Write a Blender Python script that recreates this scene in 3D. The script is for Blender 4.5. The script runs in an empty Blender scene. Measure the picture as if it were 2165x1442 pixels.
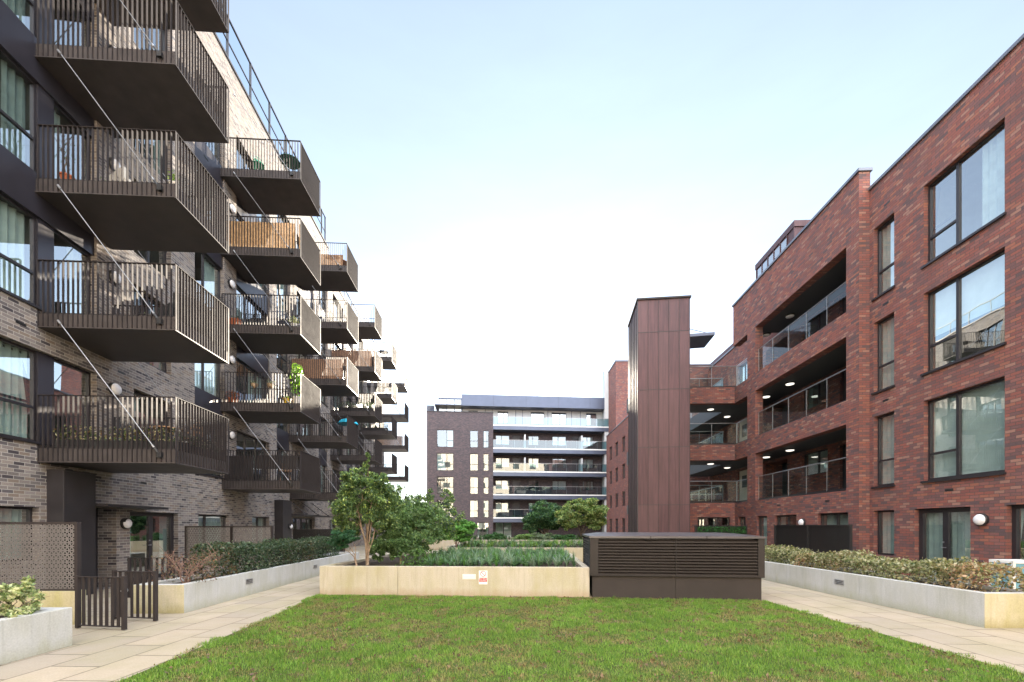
import bpy, math, random
import numpy as np
from mathutils import Vector, Matrix

random.seed(7)
rng = np.random.default_rng(11)
sc = bpy.context.scene
COL = sc.collection
H = 1.65                      # eye height
F, CX, Y0 = 915.0, 1082.5, 1112.0   # focal length, centre and horizon of the photograph in its pixels

# ------------------------------------------------------------------ materials
MATS = {}

def new_mat(name):
    m = bpy.data.materials.new(name)
    m.use_nodes = True
    nt = m.node_tree
    nt.nodes.clear()
    out = nt.nodes.new('ShaderNodeOutputMaterial')
    MATS[name] = m
    return m, nt, out

class NT:
    def __init__(s, nt):
        s.nt = nt
    def n(s, t, **kw):
        nd = s.nt.nodes.new(t)
        for k, v in kw.items():
            setattr(nd, k, v)
        return nd
    def l(s, a, b):
        s.nt.links.new(a, b)
    def val(s, sock, v):
        if hasattr(v, 'is_output') or isinstance(v, bpy.types.NodeSocket):
            s.l(v, sock)
        else:
            sock.default_value = v
    def m(s, op, a, b=None, c=None):
        nd = s.n('ShaderNodeMath', operation=op)
        s.val(nd.inputs[0], a)
        if b is not None: s.val(nd.inputs[1], b)
        if c is not None: s.val(nd.inputs[2], c)
        return nd.outputs[0]
    def mix(s, fac, a, b, mode='MIX'):
        nd = s.n('ShaderNodeMix', data_type='RGBA', blend_type=mode)
        s.val(nd.inputs['Factor'], fac)
        for key, v in ((6, a), (7, b)):
            if isinstance(v, bpy.types.NodeSocket): s.l(v, nd.inputs[key])
            else: nd.inputs[key].default_value = (*v[:3], 1)
        return nd.outputs[2]
    def noise(s, vec, scale, detail=3, rough=.55):
        nd = s.n('ShaderNodeTexNoise')
        nd.inputs['Scale'].default_value = scale
        nd.inputs['Detail'].default_value = detail
        nd.inputs['Roughness'].default_value = rough
        if vec is not None: s.l(vec, nd.inputs['Vector'])
        return nd.outputs['Fac']
    def rng(s, v, a, b, c=0., d=1.):
        nd = s.n('ShaderNodeMapRange')
        s.val(nd.inputs[0], v)
        for i, q in enumerate((a, b, c, d)):
            nd.inputs[i + 1].default_value = q
        return nd.outputs[0]
    def ramp(s, fac, stops, interp='LINEAR'):
        nd = s.n('ShaderNodeValToRGB')
        cr = nd.color_ramp
        cr.interpolation = interp
        while len(cr.elements) < len(stops): cr.elements.new(.5)
        for e, (p, c) in zip(cr.elements, stops):
            e.position = p; e.color = (*c, 1)
        s.l(fac, nd.inputs[0])
        return nd.outputs[0]
    def bsdf(s, color, rough=.6, metal=0., spec=.5, normal=None):
        nd = s.n('ShaderNodeBsdfPrincipled')
        s.val(nd.inputs['Base Color'], color if isinstance(color, bpy.types.NodeSocket) else (*color, 1))
        s.val(nd.inputs['Roughness'], rough)
        nd.inputs['Metallic'].default_value = metal
        nd.inputs['Specular IOR Level'].default_value = spec
        if normal is not None: s.l(normal, nd.inputs['Normal'])
        return nd
    def bump(s, h, strength=.5, dist=.01):
        nd = s.n('ShaderNodeBump')
        nd.inputs['Strength'].default_value = strength
        nd.inputs['Distance'].default_value = dist
        s.l(h, nd.inputs['Height'])
        return nd.outputs[0]

def simple(name, color, rough=.6, metal=0., spec=.5, var=.15, scale=6., bump=0.):
    m, nt, out = new_mat(name)
    g = NT(nt)
    tc = g.n('ShaderNodeTexCoord')
    nz = g.noise(tc.outputs['Object'], scale, 4)
    f = g.rng(nz, .3, .7, 1 - var, 1 + var)
    c = g.mix(1.0, color, (1, 1, 1), 'MULTIPLY')
    mul = g.n('ShaderNodeVectorMath', operation='SCALE')
    g.l(c, mul.inputs[0]); g.l(f, mul.inputs['Scale'])
    nrm = g.bump(g.noise(tc.outputs['Object'], scale * 14, 2), .3, bump) if bump else None
    b = g.bsdf(mul.outputs[0], g.rng(nz, .2, .8, max(rough - .08, .02), rough + .08), metal, spec, nrm)
    g.l(b.outputs[0], out.inputs[0])
    return m

def emis(name, color, strength):
    m, nt, out = new_mat(name)
    g = NT(nt)
    e = g.n('ShaderNodeEmission')
    e.inputs[0].default_value = (*color, 1); e.inputs[1].default_value = strength
    g.l(e.outputs[0], out.inputs[0])
    return m

def brick(name, stops, mortar, weather=(.06, .05, .045), wamt=.25, bw=.225, bh=.075, mw=.011, stagger=.5):
    m, nt, out = new_mat(name)
    g = NT(nt)
    uv = g.n('ShaderNodeUVMap')
    sp = g.n('ShaderNodeSeparateXYZ'); g.l(uv.outputs[0], sp.inputs[0])
    wob = g.noise(uv.outputs[0], 3.0, 2)
    v = g.m('DIVIDE', sp.outputs[1], bh)
    row = g.m('FLOOR', v)
    off = g.m('MULTIPLY', g.m('MODULO', g.m('ABSOLUTE', row), 2.0), stagger)
    u = g.m('ADD', g.m('DIVIDE', sp.outputs[0], bw), off)
    col = g.m('FLOOR', u)
    fu = g.m('SUBTRACT', u, col); fv = g.m('SUBTRACT', v, row)
    du = g.m('MULTIPLY', g.m('MINIMUM', fu, g.m('SUBTRACT', 1.0, fu)), bw)
    dv = g.m('MULTIPLY', g.m('MINIMUM', fv, g.m('SUBTRACT', 1.0, fv)), bh)
    d = g.m('MINIMUM', du, dv)
    edge = g.m('ADD', d, g.m('MULTIPLY', g.m('SUBTRACT', wob, .5), .004))
    mask = g.rng(edge, mw * .35, mw * .65)
    cb = g.n('ShaderNodeCombineXYZ'); g.l(col, cb.inputs[0]); g.l(row, cb.inputs[1])
    wn = g.n('ShaderNodeTexWhiteNoise', noise_dimensions='2D'); g.l(cb.outputs[0], wn.inputs[0])
    bc = g.ramp(wn.outputs['Value'], stops, 'CONSTANT')
    fine = g.noise(uv.outputs[0], 60., 3)
    big = g.noise(uv.outputs[0], .7, 3)
    sc_ = g.n('ShaderNodeVectorMath', operation='SCALE')
    g.l(bc, sc_.inputs[0]); g.l(g.rng(fine, .25, .75, .75, 1.25), sc_.inputs['Scale'])
    bcol = g.mix(g.rng(big, .45, .75, 0, wamt), sc_.outputs[0], weather)
    mc = g.mix(g.rng(big, .4, .7, 0, .5), mortar, weather)
    c = g.mix(mask, mc, bcol)
    hgt = g.m('ADD', g.m('MULTIPLY', mask, 1.0), g.m('MULTIPLY', fine, .35))
    b = g.bsdf(c, .82, 0, .3, g.bump(hgt, .7, .006))
    g.l(b.outputs[0], out.inputs[0])
    return m

def glass(name, tint, f0, refl_tint=(1, 1, 1), wav=.0, rough=0.0):
    m, nt, out = new_mat(name)
    g = NT(nt)
    geo = g.n('ShaderNodeNewGeometry')
    dt = g.n('ShaderNodeVectorMath', operation='DOT_PRODUCT')
    g.l(geo.outputs['Incoming'], dt.inputs[0]); g.l(geo.outputs['True Normal'], dt.inputs[1])
    c = g.m('SUBTRACT', 1.0, g.m('ABSOLUTE', dt.outputs['Value']))
    fr = g.m('ADD', f0, g.m('MULTIPLY', 1 - f0, g.m('POWER', c, 5.0)))      # Schlick reflectance, the same from both sides
    tr = g.n('ShaderNodeBsdfTransparent'); tr.inputs[0].default_value = (*tint, 1)
    gl = g.n('ShaderNodeBsdfGlossy'); gl.inputs[0].default_value = (*refl_tint, 1); gl.inputs[1].default_value = rough
    if wav:
        tc = g.n('ShaderNodeTexCoord')
        nb = g.bump(g.noise(tc.outputs['Object'], 1.3, 1), wav, .02)
        g.l(nb, gl.inputs['Normal'])
    mx = g.n('ShaderNodeMixShader')
    g.l(fr, mx.inputs[0]); g.l(tr.outputs[0], mx.inputs[1]); g.l(gl.outputs[0], mx.inputs[2])
    g.l(mx.outputs[0], out.inputs[0])
    return m

def leafmat(name, gloss=.45, trans=.35):
    m, nt, out = new_mat(name)
    g = NT(nt)
    at = g.n('ShaderNodeAttribute', attribute_name='col')
    b = g.bsdf(at.outputs['Color'], gloss, 0, .4)
    t = g.n('ShaderNodeBsdfTranslucent')
    mul = g.mix(1.0, at.outputs['Color'], (1.3, 1.35, .7), 'MULTIPLY')
    g.l(mul, t.inputs[0])
    mx = g.n('ShaderNodeMixShader'); mx.inputs[0].default_value = trans
    g.l(b.outputs[0], mx.inputs[1]); g.l(t.outputs[0], mx.inputs[2])
    g.l(mx.outputs[0], out.inputs[0])
    return m

def concrete(name, base, stain, amt, low=None):
    m, nt, out = new_mat(name)
    g = NT(nt)
    tc = g.n('ShaderNodeTexCoord')
    mp = g.n('ShaderNodeMapping'); mp.inputs['Scale'].default_value = (1, 1, .35)
    g.l(tc.outputs['Object'], mp.inputs[0])
    n1 = g.noise(mp.outputs[0], 2.2, 5, .6)
    n2 = g.noise(tc.outputs['Object'], 45, 3)
    n3 = g.noise(mp.outputs[0], 7, 3)
    c = g.mix(g.rng(n1, .4, .68, 0, amt), base, stain)
    c = g.mix(g.rng(n3, .35, .65, 0, .25), c, (base[0] * .72, base[1] * .72, base[2] * .72))
    mq = g.n('ShaderNodeMapping'); mq.inputs['Scale'].default_value = (8, 8, .45); g.l(tc.outputs['Object'], mq.inputs[0])
    drip = g.noise(mq.outputs[0], 2.0, 4, .6)
    c = g.mix(g.rng(drip, .52, .72, 0, .38), c, (base[0] * .6, base[1] * .6, base[2] * .55))
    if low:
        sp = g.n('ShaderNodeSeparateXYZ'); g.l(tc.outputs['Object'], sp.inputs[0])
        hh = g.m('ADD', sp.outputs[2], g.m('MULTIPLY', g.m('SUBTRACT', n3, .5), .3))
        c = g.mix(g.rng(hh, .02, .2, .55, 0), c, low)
    vs = g.n('ShaderNodeVectorMath', operation='SCALE'); g.l(c, vs.inputs[0])
    g.l(g.rng(n2, .3, .7, .9, 1.08), vs.inputs['Scale'])
    pit = g.n('ShaderNodeTexVoronoi'); pit.inputs['Scale'].default_value = 26
    g.l(tc.outputs['Object'], pit.inputs['Vector'])
    b = g.bsdf(vs.outputs[0], .78, 0, .3, g.bump(g.m('ADD', n2, g.rng(pit.outputs['Distance'], 0, .12)), .35, .004))
    g.l(b.outputs[0], out.inputs[0])
    return m

def perforated(name, color, scale, thr):
    m, nt, out = new_mat(name)
    g = NT(nt)
    uv = g.n('ShaderNodeUVMap')
    sp = g.n('ShaderNodeSeparateXYZ'); g.l(uv.outputs[0], sp.inputs[0])
    u = g.m('MULTIPLY', sp.outputs[0], scale); v = g.m('MULTIPLY', sp.outputs[1], scale * 1.1547)
    # a triangular lattice: three families of bars leave triangular holes
    a = g.m('PINGPONG', g.m('ADD', u, g.m('MULTIPLY', v, .5)), .5)
    b_ = g.m('PINGPONG', g.m('SUBTRACT', u, g.m('MULTIPLY', v, .5)), .5)
    c_ = g.m('PINGPONG', v, .5)
    d = g.m('MINIMUM', g.m('MINIMUM', a, b_), c_)
    hole = g.m('GREATER_THAN', d, thr)
    pb = g.bsdf(color, .42, .25, .5)
    tr = g.n('ShaderNodeBsdfTransparent')
    mx = g.n('ShaderNodeMixShader')
    g.l(hole, mx.inputs[0]); g.l(pb.outputs[0], mx.inputs[1]); g.l(tr.outputs[0], mx.inputs[2])
    g.l(mx.outputs[0], out.inputs[0])
    return m

brick('brick_red', [(0, (.240, .085, .068)), (.2, (.195, .075, .066)), (.38, (.145, .075, .074)), (.52, (.180, .084, .078)),
                    (.64, (.275, .108, .075)), (.76, (.285, .150, .118)), (.84, (.105, .068, .072)), (.91, (.225, .096, .084))],
      (.085, .066, .060), (.10, .064, .062), .4, mw=.012)
brick('brick_grey', [(0, (.205, .178, .166)), (.22, (.150, .130, .126)), (.42, (.255, .218, .192)), (.6, (.108, .096, .100)),
                     (.72, (.20, .158, .130)), (.84, (.235, .208, .195)), (.94, (.055, .048, .055))],
      (.42, .395, .365), (.16, .14, .115), .3)
brick('brick_dark', [(0, (.075, .060, .068)), (.3, (.095, .070, .077)), (.55, (.06, .052, .062)), (.8, (.115, .085, .09))],
      (.12, .105, .10), (.08, .065, .065), .3)
brick('brick_buff', [(0, (.72, .66, .57)), (.3, (.76, .69, .60)), (.6, (.70, .62, .53)), (.8, (.73, .66, .57))],
      (.66, .62, .55), (.5, .45, .38), .15)
simple('bronze', (.034, .028, .028), .65, .0, .22, .18, 5.)
simple('bronze_dark', (.026, .023, .026), .5, .1, .5, .2, 3.)
simple('soffit_metal', (.058, .050, .050), .5, .1, .35, .22, 2.2)
simple('frame_dark', (.030, .027, .031), .38, .2, .5, .1, 4.)
simple('spandrel', (.036, .034, .044), .33, .25, .5, .12, 1.5)
simple('steel', (.33, .33, .34), .38, .8, .5, .08, 8.)
simple('white_paint', (.78, .78, .76), .45, 0, .5, .05, 8.)
simple('white_clad', (.56, .57, .57), .5, 0, .5, .06, 1.)
simple('coping', (.16, .17, .20), .4, .5, .5, .12, 2.)
simple('fascia_blue', (.098, .115, .165), .4, .4, .5, .1, 1.)
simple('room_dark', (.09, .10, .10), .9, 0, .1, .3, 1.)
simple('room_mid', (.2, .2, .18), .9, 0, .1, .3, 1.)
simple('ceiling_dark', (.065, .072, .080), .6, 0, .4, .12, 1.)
simple('blind', (.74, .80, .77), .8, 0, .2, .08, 3.)
simple('curtain', (.56, .62, .59), .85, 0, .2, .12, 4.)
simple('curtain_dark', (.30, .36, .35), .85, 0, .2, .15, 4.)
simple('door_dark', (.032, .030, .036), .45, .1, .5, .12, 3.)
simple('door_beige', (.50, .44, .34), .5, 0, .4, .08, 3.)
simple('lamp_plastic', (.75, .75, .78), .35, 0, .5, .05, 8.)
simple('black_plastic', (.018, .018, .02), .4, 0, .5, .1, 8.)
simple('soil', (.055, .042, .032), .95, 0, .2, .4, 9., .02)
simple('bark', (.26, .19, .13), .85, 0, .2, .35, 14., .01)
simple('bark_dark', (.11, .085, .065), .85, 0, .2, .35, 14., .01)
simple('twig_red', (.20, .125, .10), .8, 0, .2, .3, 14.)
simple('terracotta', (.42, .13, .06), .75, 0, .3, .15, 8.)
simple('bamboo', (.48, .30, .15), .6, 0, .35, .3, 11.)
simple('reed', (.36, .22, .15), .8, 0, .2, .45, 18.)
simple('timber', (.38, .22, .12), .6, 0, .35, .25, 9.)
simple('green_plastic', (.03, .36, .20), .4, 0, .5, .08, 5.)
simple('green_dark', (.05, .17, .13), .5, 0, .4, .08, 5.)
simple('blue_cloth', (.02, .42, .62), .7, 0, .3, .1, 5.)
simple('yellow_glaze', (.75, .48, .04), .3, 0, .5, .06, 5.)
simple('white_glaze', (.72, .70, .66), .35, 0, .5, .06, 5.)
simple('cushion', (.52, .50, .46), .85, 0, .2, .1, 6.)
simple('rope_black', (.025, .025, .027), .6, 0, .4, .1, 6.)
simple('wicker', (.34, .24, .15), .8, 0, .2, .4, 22.)
simple('galvanised', (.34, .35, .37), .42, .7, .5, .18, 12.)
simple('red_sign', (.62, .03, .035), .4, 0, .5, .03, 3.)
simple('sign_white', (.80, .79, .77), .4, 0, .5, .03, 3.)
simple('sign_ring', (.40, .05, .06), .4, 0, .5, .03, 3.)
simple('vent_metal', (.026, .021, .020), .55, .1, .3, .14, 3.)
simple('vent_base', (.038, .031, .029), .75, 0, .25, .14, 2.5, .01)
simple('vent_roof', (.09, .083, .088), .36, .4, .5, .15, 1.5)
simple('crate_blue', (.16, .34, .42), .5, 0, .4, .08, 4.)
simple('asphalt', (.06, .06, .062), .9, 0, .3, .25, 2.)
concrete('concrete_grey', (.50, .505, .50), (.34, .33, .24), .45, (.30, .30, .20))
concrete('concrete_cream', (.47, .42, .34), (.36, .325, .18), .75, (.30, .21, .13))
concrete('concrete_algae_lit', (.50, .45, .33), (.36, .34, .14), .8, (.24, .21, .07))  # algae stain plus warm light painted into the yellow base colour
perforated('mesh_screen', (.155, .145, .142), 13.3, .17)
perforated('mesh_fine', (.016, .015, .016), 15., .275)
glass('glass_window', (.80, .90, .89), .40, (.96, 1, 1), .06)
glass('glass_clear', (.66, .80, .88), .24, (1, 1, 1), .03)
glass('glass_rail', (.76, .88, .87), .055, (1, 1, 1), .02)
glass('glass_far', (.62, .74, .78), .20, (.9, .97, 1), .05)
glass('glass_teal', (.46, .64, .68), .13, (.9, .97, 1), .02)
leafmat('leaf'); leafmat('blade', .55, .45)
emis('lamp_lit', (1, .93, .80), .22)

def tower_mat():
    m, nt, out = new_mat('copper_brown')
    g = NT(nt)
    uv = g.n('ShaderNodeUVMap')
    sp = g.n('ShaderNodeSeparateXYZ'); g.l(uv.outputs[0], sp.inputs[0])
    pc = g.m('FLOOR', g.m('DIVIDE', sp.outputs[0], .452)); pr = g.m('FLOOR', g.m('DIVIDE', sp.outputs[1], 2.6))
    cb = g.n('ShaderNodeCombineXYZ'); g.l(pc, cb.inputs[0]); g.l(pr, cb.inputs[1])
    wn = g.n('ShaderNodeTexWhiteNoise', noise_dimensions='2D'); g.l(cb.outputs[0], wn.inputs[0])
    mp = g.n('ShaderNodeMapping'); mp.inputs['Scale'].default_value = (7, .35, 1)
    g.l(uv.outputs[0], mp.inputs[0])
    streak = g.noise(mp.outputs[0], 1.6, 5, .65)
    big = g.noise(uv.outputs[0], .5, 3)
    c = g.mix(g.rng(streak, .36, .64), (.042, .021, .026), (.105, .054, .060))
    c = g.mix(g.rng(wn.outputs['Value'], 0, 1, 0, .45), c, (.125, .072, .075))
    c = g.mix(g.rng(big, .4, .7, 0, .4), c, (.055, .034, .038))
    b = g.bsdf(c, g.rng(streak, .3, .7, .40, .58), .2, .3, g.bump(g.noise(uv.outputs[0], 1.1, 1), .25, .03))
    g.l(b.outputs[0], out.inputs[0])
tower_mat()

def paving_mat():
    m, nt, out = new_mat('paving')
    g = NT(nt)
    tc = g.n('ShaderNodeTexCoord')
    mp = g.n('ShaderNodeMapping'); mp.inputs['Rotation'].default_value = (0, 0, math.radians(2))
    g.l(tc.outputs['Object'], mp.inputs[0])
    sp = g.n('ShaderNodeSeparateXYZ'); g.l(mp.outputs[0], sp.inputs[0])
    # slabs laid across the path, rows along it
    bw, bh = .60, .90
    v = g.m('DIVIDE', g.m('ADD', sp.outputs[0], 50.), bw); row = g.m('FLOOR', v)
    u = g.m('ADD', g.m('DIVIDE', g.m('ADD', sp.outputs[1], 50.), bh), g.m('MULTIPLY', g.m('MODULO', row, 2.), .5)); col = g.m('FLOOR', u)
    fu = g.m('SUBTRACT', u, col); fv = g.m('SUBTRACT', v, row)
    d = g.m('MINIMUM', g.m('MULTIPLY', g.m('MINIMUM', fu, g.m('SUBTRACT', 1., fu)), bh), g.m('MULTIPLY', g.m('MINIMUM', fv, g.m('SUBTRACT', 1., fv)), bw))
    n2 = g.noise(tc.outputs['Object'], 1.1, 5, .6); n3 = g.noise(tc.outputs['Object'], 55, 3); n4 = g.noise(tc.outputs['Object'], 6, 4)
    mask = g.rng(g.m('ADD', d, g.m('MULTIPLY', g.m('SUBTRACT', n4, .5), .012)), .004, .013)
    cb = g.n('ShaderNodeCombineXYZ'); g.l(col, cb.inputs[0]); g.l(row, cb.inputs[1])
    wn = g.n('ShaderNodeTexWhiteNoise', noise_dimensions='2D'); g.l(cb.outputs[0], wn.inputs[0])
    c = g.ramp(wn.outputs['Value'], [(0, (.35, .295, .225)), (.5, (.395, .33, .25)), (1, (.315, .27, .215))])
    c = g.mix(g.rng(n2, .42, .66, 0, .65), c, (.29, .26, .165))
    c = g.mix(g.rng(n4, .55, .75, 0, .35), c, (.33, .28, .22))
    c = g.mix(g.rng(g.noise(tc.outputs['Object'], .45, 6, .7), .5, .68, 0, .4), c, (.30, .26, .17))
    c = g.mix(mask, (.10, .08, .055), c)
    vs = g.n('ShaderNodeVectorMath', operation='SCALE'); g.l(c, vs.inputs[0]); g.l(g.rng(n3, .3, .7, .9, 1.1), vs.inputs['Scale'])
    b = g.bsdf(vs.outputs[0], g.rng(n2, .3, .7, .5, .8), 0, .4, g.bump(g.m('ADD', mask, g.m('MULTIPLY', n3, .3)), .5, .004))
    g.l(b.outputs[0], out.inputs[0])
paving_mat()

def lawn_mat():
    m, nt, out = new_mat('lawn_soil')
    g = NT(nt)
    tc = g.n('ShaderNodeTexCoord')
    n1 = g.noise(tc.outputs['Object'], 1.8, 5, .65); n2 = g.noise(tc.outputs['Object'], 30, 4, .7)
    c = g.mix(g.rng(n2, .35, .65), (.035, .06, .012), (.075, .105, .022))
    c = g.mix(g.rng(n1, .5, .68, 0, .7), c, (.08, .06, .035))
    b = g.bsdf(c, .95, 0, .15, g.bump(n2, .8, .02))
    g.l(b.outputs[0], out.inputs[0])
lawn_mat()

# ------------------------------------------------------------------ mesh builder
class MB:
    def __init__(s):
        s.v = []; s.f = []; s.mi = []
    def q(s, pts, m=0, want=None):
        pts = [Vector(p) for p in pts]
        if want is not None:
            n = (pts[1] - pts[0]).cross(pts[2] - pts[0])
            if n.dot(Vector(want)) < 0: pts.reverse()
        i = len(s.v); s.v += [tuple(p) for p in pts]
        s.f.append(tuple(range(i, i + len(pts)))); s.mi.append(m)
    def box(s, x0, x1, y0, y1, z0, z1, m=0, M=None):
        if x0 > x1: x0, x1 = x1, x0
        if y0 > y1: y0, y1 = y1, y0
        c = [(x0, y0, z0), (x1, y0, z0), (x1, y1, z0), (x0, y1, z0), (x0, y0, z1), (x1, y0, z1), (x1, y1, z1), (x0, y1, z1)]
        if M is not None: c = [tuple(M @ Vector(p)) for p in c]
        i = len(s.v); s.v += c
        for f in ((3, 2, 1, 0), (4, 5, 6, 7), (0, 1, 5, 4), (1, 2, 6, 5), (2, 3, 7, 6), (3, 0, 4, 7)):
            s.f.append(tuple(i + k for k in f)); s.mi.append(m)
        return s
    def tube(s, pts, radii, n=8, m=0, cap=True):
        pts = [Vector(p) for p in pts]
        if not hasattr(radii, '__len__'): radii = [radii] * len(pts)
        base = len(s.v); up = Vector((0, 0, 1))
        for k, p in enumerate(pts):
            t = (pts[min(k + 1, len(pts) - 1)] - pts[max(k - 1, 0)]).normalized()
            a = t.cross(up)
            if a.length < .05: a = t.cross(Vector((1, 0, 0)))
            a.normalize(); b = t.cross(a).normalized()
            for j in range(n):
                an = 2 * math.pi * j / n
                s.v.append(tuple(p + (a * math.cos(an) + b * math.sin(an)) * radii[k]))
        for k in range(len(pts) - 1):
            for j in range(n):
                i0 = base + k * n + j; i1 = base + k * n + (j + 1) % n
                s.f.append((i0, i1, i1 + n, i0 + n)); s.mi.append(m)
        if cap:
            s.f.append(tuple(base + j for j in range(n))); s.mi.append(m)
            s.f.append(tuple(base + (len(pts) - 1) * n + n - 1 - j for j in range(n))); s.mi.append(m)
        return s
    def lathe(s, prof, c=(0, 0, 0), n=20, axis='z', m=0, M=None):
        base = len(s.v)
        for r, h in prof:
            for j in range(n):
                a = 2 * math.pi * j / n
                if axis == 'z': p = (c[0] + r * math.cos(a), c[1] + r * math.sin(a), c[2] + h)
                elif axis == 'x': p = (c[0] + h, c[1] + r * math.cos(a), c[2] + r * math.sin(a))
                else: p = (c[0] + r * math.cos(a), c[1] + h, c[2] + r * math.sin(a))
                if M is not None: p = tuple(M @ Vector(p))
                s.v.append(p)
        for k in range(len(prof) - 1):
            for j in range(n):
                i0 = base + k * n + j; i1 = base + k * n + (j + 1) % n
                s.f.append((i0, i1, i1 + n, i0 + n)); s.mi.append(m)
        s.f.append(tuple(base + j for j in range(n))); s.mi.append(m)
        s.f.append(tuple(base + (len(prof) - 1) * n + j for j in range(n))); s.mi.append(m)
        return s
    def build(s, name, mats, parent=None, loc=(0, 0, 0), rz=0., smooth=False, bevel=0.):
        me = bpy.data.meshes.new(name)
        me.from_pydata(s.v, [], s.f)
        if isinstance(mats, str): mats = [mats]
        for k in mats: me.materials.append(MATS[k])
        if len(mats) > 1: me.polygons.foreach_set('material_index', s.mi)
        if smooth: me.polygons.foreach_set('use_smooth', [True] * len(s.f))
        uv = me.uv_layers.new(name='UVMap')
        nl = len(me.loops)
        vi = np.empty(nl, np.int32); me.loops.foreach_get('vertex_index', vi)
        co = np.array(s.v, np.float64)[vi]
        npoly = len(me.polygons)
        nr = np.empty(npoly * 3); me.polygons.foreach_get('normal', nr); nr = nr.reshape(-1, 3)
        lt = np.empty(npoly, np.int32); me.polygons.foreach_get('loop_total', lt)
        N = np.repeat(nr, lt, axis=0)
        t = np.stack([-N[:, 1], N[:, 0]], 1); ln = np.linalg.norm(t, axis=1, keepdims=True); t = t / np.maximum(ln, 1e-6)
        vert = np.abs(N[:, 2]) < .7
        U = np.where(vert, co[:, 0] * t[:, 0] + co[:, 1] * t[:, 1], co[:, 0])
        V = np.where(vert, co[:, 2], co[:, 1])
        uv.data.foreach_set('uv', np.stack([U, V], 1).astype(np.float32).ravel())
        o = bpy.data.objects.new(name, me); COL.objects.link(o)
        if parent is not None: o.parent = parent
        o.location = loc; o.rotation_euler = (0, 0, rz)
        if bevel:
            b = o.modifiers.new('Bevel', 'BEVEL'); b.width = bevel; b.segments = 2; b.limit_method = 'ANGLE'
        return o

def tag(o, label=None, cat=None, group=None, kind=None):
    if label: o['label'] = label
    if cat: o['category'] = cat
    if group: o['group'] = group
    if kind: o['kind'] = kind
    return o

def empty(name, loc, rz=0., label=None, cat=None, group=None):
    o = bpy.data.objects.new(name, None); COL.objects.link(o)
    o.empty_display_size = .2; o.location = loc; o.rotation_euler = (0, 0, rz)
    return tag(o, label, cat, group)

def copy_tree(o, parent=None):
    c = o.copy(); COL.objects.link(c); c.parent = parent
    for ch in o.children: copy_tree(ch, c)
    return c

def panel(mb, x, o, s0, s1, z0, z1, holes, depth, m=0):
    """A wall face in the plane local x = const facing o*x, with rectangular holes and their reveals."""
    ss = sorted({s0, s1, *[min(max(h[i], s0), s1) for h in holes for i in (0, 1)]})
    zs = sorted({z0, z1, *[min(max(h[i], z0), z1) for h in holes for i in (2, 3)]})
    for a, b in zip(ss, ss[1:]):
        run = None
        for c, d in zip(zs, zs[1:]):
            mid = ((a + b) / 2, (c + d) / 2)
            if any(h[0] < mid[0] < h[1] and h[2] < mid[1] < h[3] for h in holes):
                if run: mb.q([(x, a, run[0]), (x, b, run[0]), (x, b, run[1]), (x, a, run[1])], m, (o, 0, 0)); run = None
            else:
                run = [run[0], d] if run else [c, d]
        if run: mb.q([(x, a, run[0]), (x, b, run[0]), (x, b, run[1]), (x, a, run[1])], m, (o, 0, 0))
    xi = x - o * depth
    for h in holes:
        a, b, c, d = h[:4]
        dd = x - o * (h[4] if len(h) > 4 else depth)
        mb.q([(x, a, c), (dd, a, c), (dd, a, d), (x, a, d)], m, (0, 1, 0))
        mb.q([(x, b, c), (dd, b, c), (dd, b, d), (x, b, d)], m, (0, -1, 0))
        mb.q([(x, a, d), (dd, a, d), (dd, b, d), (x, b, d)], m, (0, 0, -1))
        mb.q([(x, a, c), (dd, a, c), (dd, b, c), (x, b, c)], m, (0, 0, 1))

def panel_y(mb, y, x0, x1, z0, z1, holes, depth, m=0):
    """The same for a wall in the plane local y = const facing -y."""
    t = MB()
    panel(t, 0, 1, x0, x1, z0, z1, holes, depth)
    for f in t.f:
        mb.q([(t.v[i][1], y - t.v[i][0], t.v[i][2]) for i in f][::-1], m)

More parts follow.
